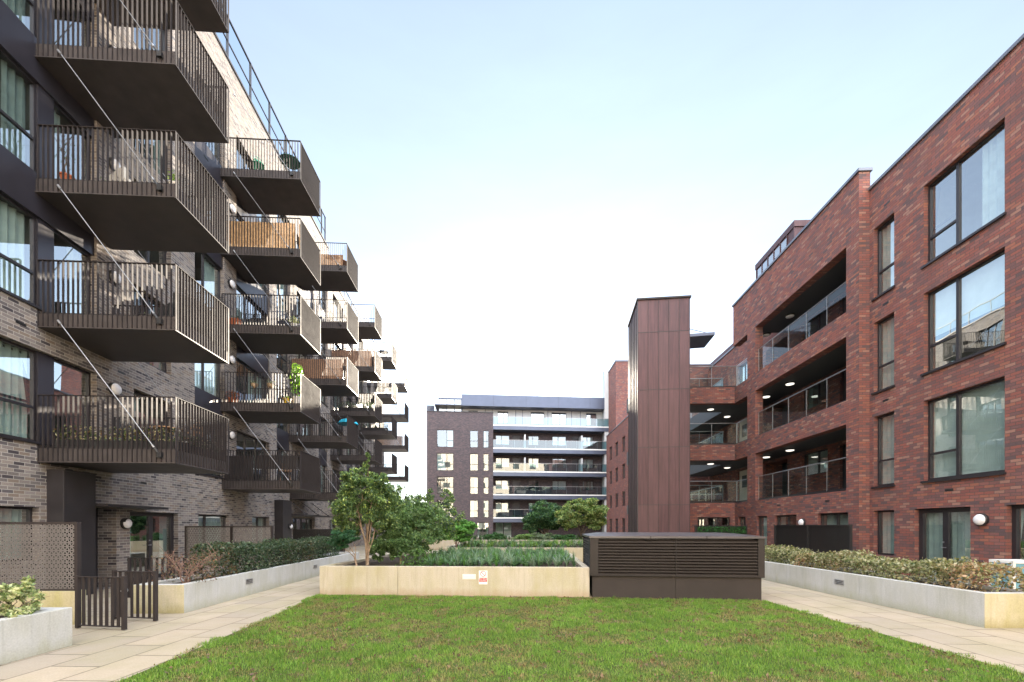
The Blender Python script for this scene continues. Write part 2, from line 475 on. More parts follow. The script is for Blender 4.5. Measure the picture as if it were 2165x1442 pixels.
class Win:
    """Collects windows of one wall: plane local x = xg, outward o, or (axis 'y') plane local y facing -y."""
    def __init__(s, parent, xg, o, axis='x'):
        s.p, s.x, s.o, s.axis = parent, xg, o, axis
    def P(s, d, a, z):           # d: distance outward, a: along, z
        return (s.x + s.o * d, a, z) if s.axis == 'x' else (a, s.x - d, z)
    def bx(s, mb, d0, d1, a0, a1, z0, z1, m=0):
        p, q = s.P(d0, a0, z0), s.P(d1, a1, z1)
        mb.box(p[0], q[0], p[1], q[1], z0, z1, m)
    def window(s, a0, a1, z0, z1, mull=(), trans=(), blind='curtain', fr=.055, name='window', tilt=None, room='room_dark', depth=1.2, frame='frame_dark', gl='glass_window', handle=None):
        mb = MB()
        g = .004
        s.bx(mb, -.04, .04, a0 + g, a0 + fr, z0 + g, z1 - g); s.bx(mb, -.04, .04, a1 - fr, a1 - g, z0 + g, z1 - g)
        s.bx(mb, -.038, .038, a0 + fr, a1 - fr, z0 + g, z0 + fr); s.bx(mb, -.038, .038, a0 + fr, a1 - fr, z1 - fr, z1 - g)
        edges = [a0 + fr, *[a0 + (a1 - a0) * k for k in mull], a1 - fr]
        for k in mull:
            c = a0 + (a1 - a0) * k
            s.bx(mb, -.036, .037, c - fr * .6, c + fr * .6, z0 + fr, z1 - fr)
        for col, frac in trans:
            zc = z0 + (z1 - z0) * frac
            e0 = edges[col] + (fr * .6 if col else 0); e1 = edges[col + 1] - (fr * .6 if col + 1 < len(edges) - 1 else 0)
            s.bx(mb, -.034, .035, e0, e1, zc - fr * .5, zc + fr * .5)
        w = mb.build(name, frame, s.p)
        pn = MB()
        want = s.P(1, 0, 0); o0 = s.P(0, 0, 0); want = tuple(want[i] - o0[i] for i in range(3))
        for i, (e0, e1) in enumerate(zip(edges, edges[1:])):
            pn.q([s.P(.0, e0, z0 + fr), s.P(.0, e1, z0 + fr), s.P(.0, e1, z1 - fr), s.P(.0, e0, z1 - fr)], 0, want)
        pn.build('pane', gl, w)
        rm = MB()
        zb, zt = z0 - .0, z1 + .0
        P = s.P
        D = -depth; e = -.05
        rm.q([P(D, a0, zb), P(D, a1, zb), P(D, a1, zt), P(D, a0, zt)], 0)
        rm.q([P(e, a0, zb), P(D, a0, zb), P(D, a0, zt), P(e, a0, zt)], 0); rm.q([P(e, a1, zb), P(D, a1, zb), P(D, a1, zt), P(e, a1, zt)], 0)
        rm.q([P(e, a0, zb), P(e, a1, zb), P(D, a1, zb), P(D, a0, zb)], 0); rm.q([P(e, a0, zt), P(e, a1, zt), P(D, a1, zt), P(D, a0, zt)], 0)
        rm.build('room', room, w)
        W = a1 - a0
        spans = {'none': [], 'blind': [(0, 1)], 'curtain': [(0, .22), (.8, 1)], 'left': [(0, .4)], 'right': [(.55, 1)], 'full': [(0, 1)], 'half': [(0, .5)], 'roller': [(0, 1)]}[blind]
        if spans:
            cm = MB()
            for f0, f1 in spans:
                L = (f1 - f0) * W - .06
                if blind == 'roller':
                    zc = z0 + (z1 - z0) * .45
                    cm.q([P(-.1, a0 + .03, zc), P(-.1, a1 - .03, zc), P(-.1, a1 - .03, z1), P(-.1, a0 + .03, z1)]); continue
                n = max(4, int(L / (.045 if blind == 'blind' else .03)))
                for k in range(n):
                    u0, u1 = k / n, (k + 1) / n
                    if blind == 'blind': d0, d1 = -.13, -.09
                    else: d0 = -.13 + .035 * math.sin(u0 * L * 38 + f0 * 7); d1 = -.13 + .035 * math.sin(u1 * L * 38 + f0 * 7)
                    b0 = a0 + .03 + f0 * W + u0 * L; b1 = a0 + .03 + f0 * W + u1 * L
                    cm.q([P(d0, b0, z0 + .03), P(d1, b1, z0 + .03), P(d1, b1, z1 - .03), P(d0, b0, z1 - .03)])
            cm.build('blind' if blind in ('blind', 'roller') else 'curtain', 'blind' if blind in ('blind', 'roller') else ('curtain' if blind in ('full', 'left', 'right', 'half') else 'curtain_dark'), w)
        if tilt is not None:      # an open top-hung sash
            e0, e1 = edges[tilt], edges[tilt + 1]
            t = MB(); zc0, zc1 = z0 + (z1 - z0) * .42, z1 - fr
            for (b0, b1, c0, c1) in ((e0, e0 + .05, zc0, zc1), (e1 - .05, e1, zc0, zc1), (e0 + .05, e1 - .05, zc0, zc0 + .05), (e0 + .05, e1 - .05, zc1 - .05, zc1)):
                pts = []
                for dd in (0.05, 0.09):
                    for aa in (b0, b1):
                        for zz in (c0, c1):
                            pts.append(s.P(dd - .11 - (zz - zc0) * .12, aa, zz))
                i = len(t.v); t.v += pts
                for f in ((0, 1, 3, 2), (4, 5, 7, 6), (0, 1, 5, 4), (2, 3, 7, 6), (0, 2, 6, 4), (1, 3, 7, 5)):
                    t.f.append(tuple(i + k for k in f)); t.mi.append(0)
            t.build('sash', 'frame_dark', w)
        if handle is not None:
            hm = MB(); hc = a0 + (a1 - a0) * handle; hz = z0 + 1.02
            p0, p1, p2 = s.P(.035, hc, hz), s.P(.09, hc, hz), s.P(.09, hc - .12, hz)
            hm.tube([p0, p1], .012, 6); hm.tube([p1, p2], .010, 6)
            q0, q1 = s.P(.035, hc, hz + .14), s.P(.055, hc, hz + .14); hm.tube([q0, q1], .02, 8)
            hm.build('handle', 'steel', w, smooth=True)
        return w

# ------------------------------------------------------------------ foliage
def leaf_mesh(name, P, size, col, mat='leaf', parent=None, aspect=.5, up=.0, bend=True, loc=(0, 0, 0)):
    """Many small leaves, each a folded diamond of two triangles, colour per leaf."""
    n = len(P)
    a = rng.normal(size=(n, 3)); a[:, 2] += up; a /= np.linalg.norm(a, axis=1, keepdims=True)
    b = np.cross(a, rng.normal(size=(n, 3))); b /= np.linalg.norm(b, axis=1, keepdims=True)
    c = np.cross(a, b)
    L = size * rng.uniform(.6, 1.35, (n, 1)); W = L * aspect
    V = np.empty((n, 4, 3))
    V[:, 0] = P - a * L * .5
    V[:, 1] = P + b * W * .5 + (c * W * .15 if bend else 0)
    V[:, 2] = P + a * L * .5
    V[:, 3] = P - b * W * .5 + (c * W * .15 if bend else 0)
    idx = np.arange(n * 4).reshape(n, 4)
    tri = np.concatenate([idx[:, [0, 1, 2]], idx[:, [0, 2, 3]]], 1).reshape(-1, 3)
    return raw_mesh(name, V.reshape(-1, 3), tri, np.repeat(col, 4, axis=0), mat, parent, loc)

def raw_mesh(name, V, T, C, mat, parent=None, loc=(0, 0, 0)):
    me = bpy.data.meshes.new(name)
    nt = len(T)
    me.vertices.add(len(V)); me.vertices.foreach_set('co', V.astype(np.float32).ravel())
    me.loops.add(nt * 3); me.loops.foreach_set('vertex_index', T.astype(np.int32).ravel())
    me.polygons.add(nt); me.polygons.foreach_set('loop_start', np.arange(0, nt * 3, 3, dtype=np.int32))
    try: me.polygons.foreach_set('loop_total', np.full(nt, 3, np.int32))
    except Exception: pass
    me.update(calc_edges=True)
    ca = me.color_attributes.new('col', 'FLOAT_COLOR', 'POINT')
    ca.data.foreach_set('color', np.concatenate([C, np.ones((len(C), 1))], 1).astype(np.float32).ravel())
    me.materials.append(MATS[mat])
    o = bpy.data.objects.new(name, me); COL.objects.link(o)
    if parent is not None: o.parent = parent
    o.location = loc
    return o

def palette(n, cols, w=None, var=.18):
    cols = np.array(cols); k = rng.choice(len(cols), n, p=w)
    c = cols[k] * rng.uniform(1 - var, 1 + var, (n, 1)) * rng.uniform(.93, 1.07, (n, 3))
    return np.clip(c, 0.003, 1)

def blob_pts(c, r, n, shell=.45):
    d = rng.normal(size=(n, 3)); d /= np.linalg.norm(d, axis=1, keepdims=True)
    rad = rng.uniform(0, 1, (n, 1)) ** shell
    return np.array(c) + d * rad * np.array(r)

def crown_pts(blobs, per, sub=10, rsub=.32):
    """Foliage gathered in small sprays inside each blob, so that gaps stay between them."""
    out = []
    for c, r, k in blobs:
        cs = blob_pts(c, r, int(sub * k), .5)
        for q in cs:
            rr = np.array(r) * rsub * rng.uniform(.6, 1.3)
            out.append(blob_pts(q, rr, int(per * rng.uniform(.6, 1.4)), .6))
    return np.concatenate(out)

def limbs(mb, base, tips, r0, r1, wob=.06, n=5, seg=5):
    for t in tips:
        b = Vector(base) + Vector((random.uniform(-.05, .05), random.uniform(-.05, .05), 0)); t = Vector(t)
        pts = []; rad = []
        for k in range(seg + 1):
            f = k / seg
            p = Vector((b.x + (t.x - b.x) * f ** 1.9, b.y + (t.y - b.y) * f ** 1.9, b.z + (t.z - b.z) * f)) + Vector((random.uniform(-wob, wob), random.uniform(-wob, wob), 0)) * (f * (1 - f) * 3)
            pts.append(p); rad.append(r0 * (1 - f) + r1 * f)
        mb.tube(pts, rad, n)
        for _ in range(3):
            f = random.uniform(.45, .9); p = b.lerp(t, f)
            q = p + Vector((random.uniform(-.3, .3), random.uniform(-.3, .3), random.uniform(.1, .35)))
            mb.tube([p, (p + q) / 2 + Vector((0, 0, .02)), q], [r1 * 1.2, r1, r1 * .5], 4)
    return mb

# ================================================================== setting
mb = MB(); mb.q([(-2500, -2500, -.012), (2500, -2500, -.012), (2500, 2500, -.012), (-2500, 2500, -.012)])
tag(mb.build('ground', 'asphalt'), kind='structure')
mb = MB(); mb.q([(-13, -14, 0), (14, -14, 0), (14, 60, 0), (-15, 60, 0)])
tag(mb.build('pavement', 'paving'), kind='structure')
LAWN = [(-4.0, 1.0), (5.75, 1.0), (5.70, 4.8), (5.56, 9.52), (1.85, 9.93), (-4.58, 10.28), (-4.33, 7.5), (-4.15, 4.5)]
mb = MB(); mb.q([(x, y, .006) for x, y in LAWN])
tag(mb.build('lawn', 'lawn_soil'), kind='structure')

# ================================================================== left building
LA = math.atan(.085)
LB = empty('apartment_building', (-10.4, 9.34, 0), LA, 'long grey brick apartment block with five tiers of projecting dark metal balconies', 'building')
def lw(x, d=0.):              # distance along the wall of a photograph column, d metres behind its face
    k = -(x - CX) / F
    return (10.4 + d - 9.34 * k) / (k - .085)
BZ = [3.06 + 2.965 * k for k in range(5)]      # undersides of the balcony tiers
SILL = [z + .44 for z in BZ]; HEAD = [z + 2.47 for z in BZ]
colsA = [(-2.5, 1.65), (8.1, 10.9), (14.0, 16.4), (19.9, 22.3), (25.7, 28.0), (32.2, 34.5)]
colsB = [(5.5, 7.25), (11.65, 13.2), (17.3, 18.9), (23.1, 24.7), (29.2, 30.8)]
holes = []
for a, b in colsA:
    holes.append((a, b, SILL[0], HEAD[0]))
    holes.append((a, b, SILL[1], HEAD[4]))
for a, b in colsB:
    holes.append((a, b, SILL[0], HEAD[1])); holes.append((a, b, SILL[2], HEAD[4]))
for k in range(5): holes.append((2.85, 4.35, BZ[k] + .38, HEAD[k]))
G = [(-2.5, .2, .9, 2.06), (1.2, 2.26, .02, 2.12, .55), (2.71, 4.68, .05, 2.06), (5.7, 7.6, .9, 2.06), (9.33, 10.9, .9, 2.06), (12.4, 13.1, .02, 2.12, .55),
     (13.5, 16.6, .05, 2.1), (19.3, 20.8, .9, 2.06), (21.5, 23.4, .05, 2.06), (25.5, 27.2, .9, 2.06), (29, 31, .05, 2.06)]
holes += G
mb = MB()
panel(mb, 0, 1, -9.0, 19.0, 0, 19.75, [h for h in holes if h[0] < 19], .22)
panel(mb, 0, 1, 19.0, 36.5, 0, 18.25, [h for h in holes if h[0] >= 19], .22)
mb.q([(0, 36.5, 0), (-12, 36.5, 0), (-12, 36.5, 18.25), (0, 36.5, 18.25)], 0, (0, 1, 0))
mb.q([(0, -9, 0), (-12, -9, 0), (-12, -9, 19.75), (0, -9, 19.75)], 0, (0, -1, 0))
mb.q([(0, 19, 18.25), (-12, 19, 18.25), (-12, 19, 19.75), (0, 19, 19.75)], 0, (0, 1, 0))
mb.q([(-12, -9, 0), (-12, 36.5, 0), (-12, 36.5, 18.25), (-12, -9, 18.25)], 0, (-1, 0, 0))
mb.build('brick_wall', 'brick_grey', LB)
mb = MB(); mb.q([(-.3, -9, 19.55), (-12, -9, 19.55), (-12, 19, 19.55), (-.3, 19, 19.55)]); mb.q([(-.3, 19, 18.1), (-12, 19, 18.1), (-12, 36.5, 18.1), (-.3, 36.5, 18.1)])
mb.build('roof', 'asphalt', LB)
mb = MB(); mb.box(-.36, .04, -9, 19.02, 19.752, 19.84); mb.box(-.36, .04, 19.04, 36.53, 18.252, 18.34)
mb.build('coping', 'bronze_dark', LB)
# windows
WL = Win(LB, -.18, 1)
kinds = ['curtain', 'left', 'none', 'full', 'curtain', 'right', 'half']
for k in range(5):
    for i, (a, b) in enumerate(colsA):
        z0, z1 = SILL[k], HEAD[k]
        if i == 0:
            p0, p1 = .28, .64
            WL.window(a + .003, p0, z0, z1, (), ((0, .38),), ['full', 'right', 'curtain', 'curtain', 'none'][k], tilt=0 if k == 0 else None)
            WL.window(p1, b - .003, z0, z1, (), (), ['none', 'right', 'left', 'none', 'curtain'][k], .05)
            m2 = MB(); m2.box(-.24, -.10, p0, p1, z0, z1); m2.build('window_panel', 'spandrel', LB)
        else:
            w = b - a
            WL.window(a + .003, b - .003, z0, z1, (.34, .67) if w > 2.3 else (.5,), ((0, .4),), kinds[(k * 3 + i * 2) % 7], .05)
    for i, (a, b) in enumerate(colsB):
        WL.window(a + .003, b - .003, SILL[k], HEAD[k], (.42,), ((1, .36),) if i else (), kinds[(k * 2 + i * 3 + 1) % 7], .05)
    WL.window(2.853, 4.347, BZ[k] + .40, HEAD[k], (.5,), (), ['left', 'curtain', 'none', 'curtain', 'none'][k], .07, name='door', handle=.44)
for (a, b) in colsA:
    for k in (1, 2, 3):
        m2 = MB(); m2.box(-.2, -.055, a + .003, b - .003, HEAD[k] + .002, SILL[k + 1] - .002)
        m2.box(-.054, -.045, a + .55, a + .8, HEAD[k] + .42, HEAD[k] + .47, 1)
        m2.build('spandrel_panel', ['spandrel', 'black_plastic'], LB)
for (a, b) in colsB:
    for k in (0, 2, 3):
        m2 = MB(); m2.box(-.2, -.055, a + .003, b - .003, HEAD[k] + .002, SILL[k + 1] - .002)
        m2.box(-.054, -.045, a + .6, a + .85, HEAD[k] + .42, HEAD[k] + .47, 1)
        m2.build('spandrel_panel', ['spandrel', 'black_plastic'], LB)
for a, b, z in [(c[0], c[1], SILL[0]) for c in colsA + colsB] + [(c[0], c[1], SILL[1]) for c in colsA] + [(c[0], c[1], SILL[2]) for c in colsB]:
    m2 = MB(); m2.box(-.19, .05, a - .03, b + .03, z - .055, z - .002); m2.build('sill', 'frame_dark', LB)
WL.window(-2.497, .197, .9, 2.06, (.62,), (), 'full', .05)
WL.window(2.713, 4.677, .06, 2.058, (.5,), (), 'curtain', .12, name='french_door', handle=.47)
WL.window(5.703, 7.597, .9, 2.058, (.33,), (), 'full', .05)
WL.window(9.333, 10.897, .9, 2.058, (.5,), (), 'full', .05)
WL.window(13.503, 16.597, .06, 2.098, (.25, .5, .75), (), 'curtain', .07, name='french_door', handle=.53)
WL.window(19.303, 20.797, .9, 2.058, (.4,), (), 'full', .05); WL.window(21.503, 23.397, .06, 2.058, (.5,), (), 'curtain', .1, name='french_door')
WL.window(25.503, 27.197, .9, 2.058, (.4,), (), 'full', .05); WL.window(29.003, 30.997, .06, 2.058, (.5,), (), 'curtain', .1, name='french_door')
for a, b in ((1.2, 2.26), (12.4, 13.1)):
    m2 = MB(); m2.box(-.54, -.46, a + .01, b - .01, .03, 2.11)
    m2.box(-.459, -.452, a + .12, b - .12, .25, .95); m2.box(-.459, -.452, a + .12, b - .12, 1.1, 1.95)
    d = m2.build('door', 'door_dark', LB, bevel=.004)
    h = MB(); h.box(-.452, -.44, b - .22, b - .17, .95, 1.2); h.tube([(-.44, b - .195, 1.1), (-.385, b - .195, 1.1), (-.385, b - .32, 1.1)], .011, 6); h.build('handle', 'steel', d)
# entrance portals: dark metal fins, with a thin canopy beside them
for a, b, zt, pr in ((.36, 1.18, 2.89, .36), (11.4, 12.38, 2.87, .40)):
    m2 = MB(); m2.box(.002, pr, a, b, .0, zt); m2.box(-.2, pr + .012, a - .012, b + .012, zt - .002, zt + .03)
    m2.build('entrance_portal', 'bronze_dark', LB, bevel=.006)
m2 = MB(); m2.box(.002, .62, 1.19, 3.3, 2.13, 2.19); m2.build('canopy', 'frame_dark', LB)
m2 = MB(); m2.box(.002, 1.0, 12.4, 16.7, 2.16, 2.24)
cn = m2.build('canopy', 'frame_dark', LB)
m2 = MB()
for s_ in (13.0, 14.6, 16.2): m2.tube([(.92, s_, 2.24), (.02, s_, 2.95)], .018, 6); m2.lathe([(.035, 0), (.035, .06)], (.92, s_, 2.24), 8)
m2.build('tie_rod', 'bronze_dark', cn)
# air bricks
m2 = None
for s_, z_ in ((3.1, 2.86), (6.6, 2.62), (2.3, 5.78), (4.9, 5.72), (-.3, 5.9), (10.9, 2.75)):
    m2 = MB(); m2.box(-.02, .004, s_, s_ + .22, z_, z_ + .065); m2.build('air_brick', 'black_plastic', LB)
# glazed screen on the parapet
m2 = MB()
posts = [-9 + .02, *np.arange(-8.0, 18.8, 1.75), 18.9]
for s_ in posts: m2.box(-.20, -.12, s_ - .03, s_ + .03, 19.84, 21.75)
m2.box(-.19, -.13, -9, 18.9, 21.70, 21.76); m2.box(-.18, -.14, -9, 18.9, 20.75, 20.80)
gs = m2.build('roof_screen', 'frame_dark', LB)
m2 = MB(); m2.q([(-.16, -9, 19.86), (-.16, 18.9, 19.86), (-.16, 18.9, 21.7), (-.16, -9, 21.7)], 0, (1, 0, 0)); m2.build('pane', 'glass_clear', gs)
m2 = MB()
for s_ in np.arange(19.3, 36.6, 1.9): m2.box(-.19, -.14, s_ - .025, s_ + .025, 18.34, 19.42)
m2.box(-.20, -.13, 19.2, 36.5, 19.40, 19.45)
gs = m2.build('roof_screen', 'frame_dark', LB)
m2 = MB(); m2.q([(-.165, 19.2, 18.36), (-.165, 36.5, 18.36), (-.165, 36.5, 19.4), (-.165, 19.2, 19.4)], 0, (1, 0, 0)); m2.build('pane', 'glass_clear', gs)

# balconies: tray, railing of upright fins, two tie rods
BP, BL = 2.91, 2.0
def make_balcony():
    t = MB()
    t.box(-.10, BP - .03, .03, BL - .03, .012, .30); t.box(-.10, BP, 0, BL, -.012, .010)      # tray and its rim plate
    t.box(-.10, BP - .06, .06, BL - .06, .302, .34, 1)
    bal = t.build('balcony', ['soffit_metal', 'bronze_dark'], LB)
    # pan joints under the tray
    r = MB()
    n = 28; d = .048; w = .006
    for k in range(n + 1):
        x = BP * k / n
        for y0, y1 in ((0, d), (BL - d, BL)):
            r.box(x - w, x + w, y0, y1, .011, 1.46)
    for k in range(1, 20):
        y = BL * k / 20
        r.box(BP - d, BP, y - w, y + w, .011, 1.46)
    for (x0, x1, y0, y1) in ((0, BP + .004, -.004, d + .004), (0, BP + .004, BL - d - .004, BL + .004), (BP - d - .004, BP + .0041, d + .004, BL - d - .004)):
        r.box(x0, x1, y0, y1, 1.461, 1.473)
    r.build('railing', 'bronze', bal)
    for y in (-.02, BL + .02):
        q = MB()
        p0 = Vector((BP - .32, y, .17)); p1 = Vector((.48, y, 3.06)); dr = (p1 - p0).normalized()
        q.tube([p0 + dr * .22, p1], .0100, 7, 0)
        q.tube([p0, p0 + dr * .20], .026, 8, 1); q.tube([p0 + dr * .19, p0 + dr * .27], [.026, .019], 8, 0)
        q.box(p0.x - .05, p0.x + .05, y - .03, y + .03, .11, .23, 1)
        q.tube([p1 - dr * .05, p1 + dr * .05], .024, 8, 0)
        q.build('tie_rod', ['steel', 'black_plastic'], bal, smooth=False)
    return bal
bal0 = make_balcony()
BS = [.15, 7.08, 13.1, 19.4, 25.35, 31.8]
BROT = -math.radians(1.7)      # the decks are not quite square to the wall
first = True
for i, s_ in enumerate(BS):
    for k in range(5):
        b = bal0 if first else copy_tree(bal0, LB)
        first = False
        b.location = (0, s_, BZ[k]); b.rotation_euler = (0, 0, BROT)

def Lp(x, y, z):              # local point on the left building to world
    return Matrix.Rotation(LA, 4, 'Z') @ Vector((x, y, z)) + Vector((-10.4, 9.34, 0))

def wall_lamp(parentM, p, rz, label, r=.17, hood=False):
    t = empty('wall_lamp', p, rz, label, 'wall lamp', 'round bulkhead lamps on the walls')
    m_ = MB(); m_.lathe([(r, 0), (r, .05), (r * .93, .07)], (0, 0, 0), 24, 'x'); m_.build('lamp_base', 'black_plastic', t)
    m_ = MB(); m_.lathe([(r * .88, .05), (r * .86, .09), (r * .7, .125), (r * .4, .145), (.005, .15)], (0, 0, 0), 24, 'x'); m_.build('lamp_cover', 'lamp_plastic', t, smooth=True)
    if hood:
        m_ = MB(); m_.lathe([(r * 1.02, 0), (r * 1.02, .11), (r * .95, .13), (r * .95, 0)], (0, 0, 0), 24, 'x')
        v2 = MB(); v2.v = m_.v; v2.f = [f for f in m_.f if len(f) == 4 and sum(m_.v[i][2] for i in f) / 4 > .02]; v2.mi = [0] * len(v2.f)
        v2.build('hood', 'black_plastic', t)
    return t
fl = ['first', 'second', 'third', 'fourth', 'fifth']
for k in range(5):
    wall_lamp(None, Lp(.002, 2.15, HEAD[k] - .25), LA, f'round white lamp beside the {fl[k]} floor balcony door of the nearest balcony stack')
for k in range(4):
    wall_lamp(None, Lp(.002, 7.66, HEAD[k] - .32), LA, f'round white lamp on grey brick beside the {fl[k]} floor door of the second balcony stack')
wall_lamp(None, Lp(.002, 2.52, 1.72), LA, 'black hooded lamp on the brick pier between dark front door and glazed door', .15, True)
wall_lamp(None, Lp(.402, 12.1, 1.62), LA, 'hooded lamp on the second dark metal entrance portal', .13, True)

# ================================================================== things on the balconies
def on_bal(i, k, x, y, z=.342):
    p = Matrix.Rotation(BROT, 4, 'Z') @ Vector((x, y, 0))
    return Lp(p.x, BS[i] + p.y, BZ[k] + z)

def chair(p, rz, m, label, metal=None, grp=None):
    t = empty('garden_chair', p, rz, label, 'chair', grp)
    metal = metal or m
    a = MB(); a.lathe([(.20, .43), (.215, .44), (.215, .455), (.20, .465)], (0, 0, 0), 18); a.build('seat', m, t)
    a = MB()
    pts = [(.0 + .21 * math.cos(q), -.05 + .23 * math.sin(q), .46 + .42 * max(0, math.sin((q - .2) / 2.74 * math.pi)) ) for q in np.linspace(.2, 2.94, 14)]
    a.tube(pts, .011, 6)
    for q in (.9, 1.57, 2.24): a.tube([(.21 * math.cos(q) * .9, .18, .46), (.21 * math.cos(q), -.05 + .23 * math.sin(q), .46 + .42 * math.sin((q - .2) / 2.74 * math.pi))], .008, 5)
    for zz in (.6, .72): a.box(-.15, .15, .165, .18, zz, zz + .05)
    a.build('backrest', metal, t)
    for sx in (-1, 1):
        for sy in (-1, 1):
            a = MB(); a.tube([(sx * .14, sy * .14, .44), (sx * .19, sy * .2, 0)], .010, 6); a.build('leg', metal, t)
    return t

def table(p, rz, m, leg, label, r=.32, h=.70):
    t = empty('garden_table', p, rz, label, 'table')
    a = MB(); a.lathe([(r - .01, h - .025), (r, h - .02), (r, h - .004), (r - .01, h)], (0, 0, 0), 24); a.build('table_top', m, t)
    for q in range(3):
        an = q * 2.094
        a = MB(); a.tube([(math.cos(an) * .08, math.sin(an) * .08, h - .03), (math.cos(an) * r * .8, math.sin(an) * r * .8, 0)], .011, 6); a.build('leg', leg, t)
    return t

def pot_plant(p, label, r=.13, h=.24, m='terracotta', ph=.4, pw=.22, cols=((.06, .11, .03), (.09, .15, .04)), n=260, leaf=.06, up=.4, aspect=.4, box=None, cat='plant pot'):
    t = empty('plant_pot', p, random.uniform(0, 6), label, cat)
    a = MB()
    if box: 
        t.rotation_euler[2] = box[2]
        a.box(-box[0] / 2, box[0] / 2, -box[1] / 2, box[1] / 2, 0, h)
        pts = np.stack([rng.uniform(-box[0] / 2, box[0] / 2, n), rng.uniform(-box[1] / 2, box[1] / 2, n) * 1.5, h + ph * rng.uniform(0, 1, n) ** 1.4], 1)
    else:
        a.lathe([(r * .72, 0), (r * .95, h * .85), (r * 1.06, h * .86), (r * 1.06, h), (r * .9, h), (r * .88, h * .92)], (0, 0, 0), 16)
        pts = blob_pts((0, 0, h + ph * .5), (pw, pw, ph * .55), n, .6)
        if ph > .5: 
            st = MB(); limbs(st, (0, 0, h * .8), [(random.uniform(-pw, pw) * .6, random.uniform(-pw, pw) * .6, h + ph * .8) for _ in range(4)], .012, .004, .04); st.build('branches', 'bark_dark', t)
    a.build('pot', m, t, smooth=False)
    leaf_mesh('foliage', pts, leaf, palette(n, cols), 'leaf', t, aspect, up)
    return t

# nearest stack
pot_plant(on_bal(0, 0, 1.55, .16), 'long flower trough of variegated leaves behind the lowest near balcony railing', h=.16, m='black_plastic', ph=.32, n=900, leaf=.075,
          cols=((.05, .08, .03), (.10, .13, .05), (.5, .46, .28), (.14, .09, .04)), box=(2.5, .16, LA), cat='planter')
t = empty('trough', on_bal(0, 0, 2.78, 1.0), LA, 'narrow flower trough along the front of the lowest near balcony', 'planter')
a = MB(); a.box(-.07, .07, -.85, .85, 0, .16); a.build('box', 'black_plastic', t)
leaf_mesh('foliage', np.stack([rng.uniform(-.09, .09, 500), rng.uniform(-.85, .85, 500), .16 + .26 * rng.uniform(0, 1, 500)], 1), .06, palette(500, ((.03, .06, .03), (.05, .10, .05), (.3, .28, .25))), 'leaf', t)
chair(on_bal(0, 0, .95, 1.25), LA + 1.2, 'rope_black', 'black round backed chair on the lowest near balcony beside the wall')
chair(on_bal(0, 0, 2.35, 1.45), LA - 1.9, 'timber', 'wooden slatted chair on the lowest near balcony at its outer end')
table(on_bal(0, 0, 1.85, 1.3), LA, 'timber', 'rope_black', 'round wooden table between two chairs on the lowest near balcony')
t = empty('storage_box', on_bal(0, 0, 1.28, .55), LA, 'bright blue plastic storage box on the lowest near balcony', 'box')
a = MB(); a.box(-.2, .2, -.14, .14, 0, .24); a.build('box', 'crate_blue', t, bevel=.01)
a = MB(); a.box(-.215, .215, -.155, .155, .242, .27); a.build('lid', 'crate_blue', t, bevel=.008)
def lounge(p, rz, label, m='wicker', cush='cushion'):
    t = empty('lounge_chair', p, rz, label, 'chair')
    a = MB(); a.box(-.34, .34, -.32, .3, .16, .30); a.build('seat', m, t, bevel=.02)
    a = MB(); a.box(-.34, .34, .30, .42, .16, .85); a.build('backrest', m, t, bevel=.03)
    for sx in (-1, 1):
        a = MB(); a.box(sx * .35, sx * .43, -.3, .4, .02, .56); a.build('armrest', m, t, bevel=.02)
    a = MB(); a.box(-.32, .32, -.31, .28, .302, .40); a.build('cushion', cush, t, bevel=.03)
    return t
lounge(on_bal(0, 1, 2.3, 1.15), LA - 2.2, 'dark rope lounge chair with pale cushion on the second floor near balcony', 'rope_black')
table(on_bal(0, 1, 1.55, 1.2), LA, 'black_plastic', 'rope_black', 'low black round table beside lounge chair on second floor near balcony', .34, .42)
lounge(on_bal(0, 2, 1.15, 1.2), LA + 2.6, 'pale grey lounge chair on the third floor near balcony', 'cushion')
pot_plant(on_bal(0, 2, .35, .3), 'pot with thin bare stems in the wall corner of the third floor near balcony', ph=.95, pw=.16, n=60, leaf=.05)
pot_plant(on_bal(0, 2, 2.7, .25), 'small yellow green plant pot at the outer corner of the third floor near balcony', .09, .14, 'white_glaze', .28, .13, ((.28, .42, .05), (.2, .34, .04)), 160, .05)
pot_plant(on_bal(0, 2, .25, 1.5), 'leafy plant reaching the handrail of the third floor near balcony', .14, .3, 'white_glaze', .85, .3, n=420, leaf=.05)
# second stack
chair(on_bal(1, 4, 1.15, .42), LA + .7, 'green_plastic', 'bright green chair on the fifth floor balcony of the second stack')
table(on_bal(1, 4, 2.3, .5), LA, 'green_dark', 'rope_black', 'dark green round table on the top balcony of the second stack', .38, .72)
def screen_on(i, k, h, m, name, label, cat, z=.345, front=True, x0=.06, near=True):
    t = MB()
    n = int((BP - .2 - x0) / .03)
    if near:
        for q in range(n):
            x = x0 + q * .03; hh = h * random.uniform(.97, 1.0)
            t.box(x, x + .024, .062 + random.uniform(0, .006), .082, 0, hh)
    if front:
        for q in range(int(BL / .03) - 5):
            y = .09 + q * .03
            t.box(BP - .085, BP - .063, y, y + .024, 0, h * random.uniform(.97, 1.0))
    o = t.build(name, m, None, Lp(0, BS[i], BZ[k] + z), LA + BROT)
    return tag(o, label, cat)
screen_on(1, 3, .98, 'bamboo', 'bamboo_screen', 'warm tan bamboo screen lining a fourth floor balcony in the second stack', 'screen')
pot_plant(on_bal(1, 2, .28, .28), 'square terracotta box with low plants on the third floor balcony of the second stack', h=.28, ph=.14, n=80, box=(.5, .3, LA), cat='planter')
chair(on_bal(1, 2, 2.4, 1.1), LA - 2, 'white_glaze', 'white wire chair on the third floor balcony of the second stack', 'steel')
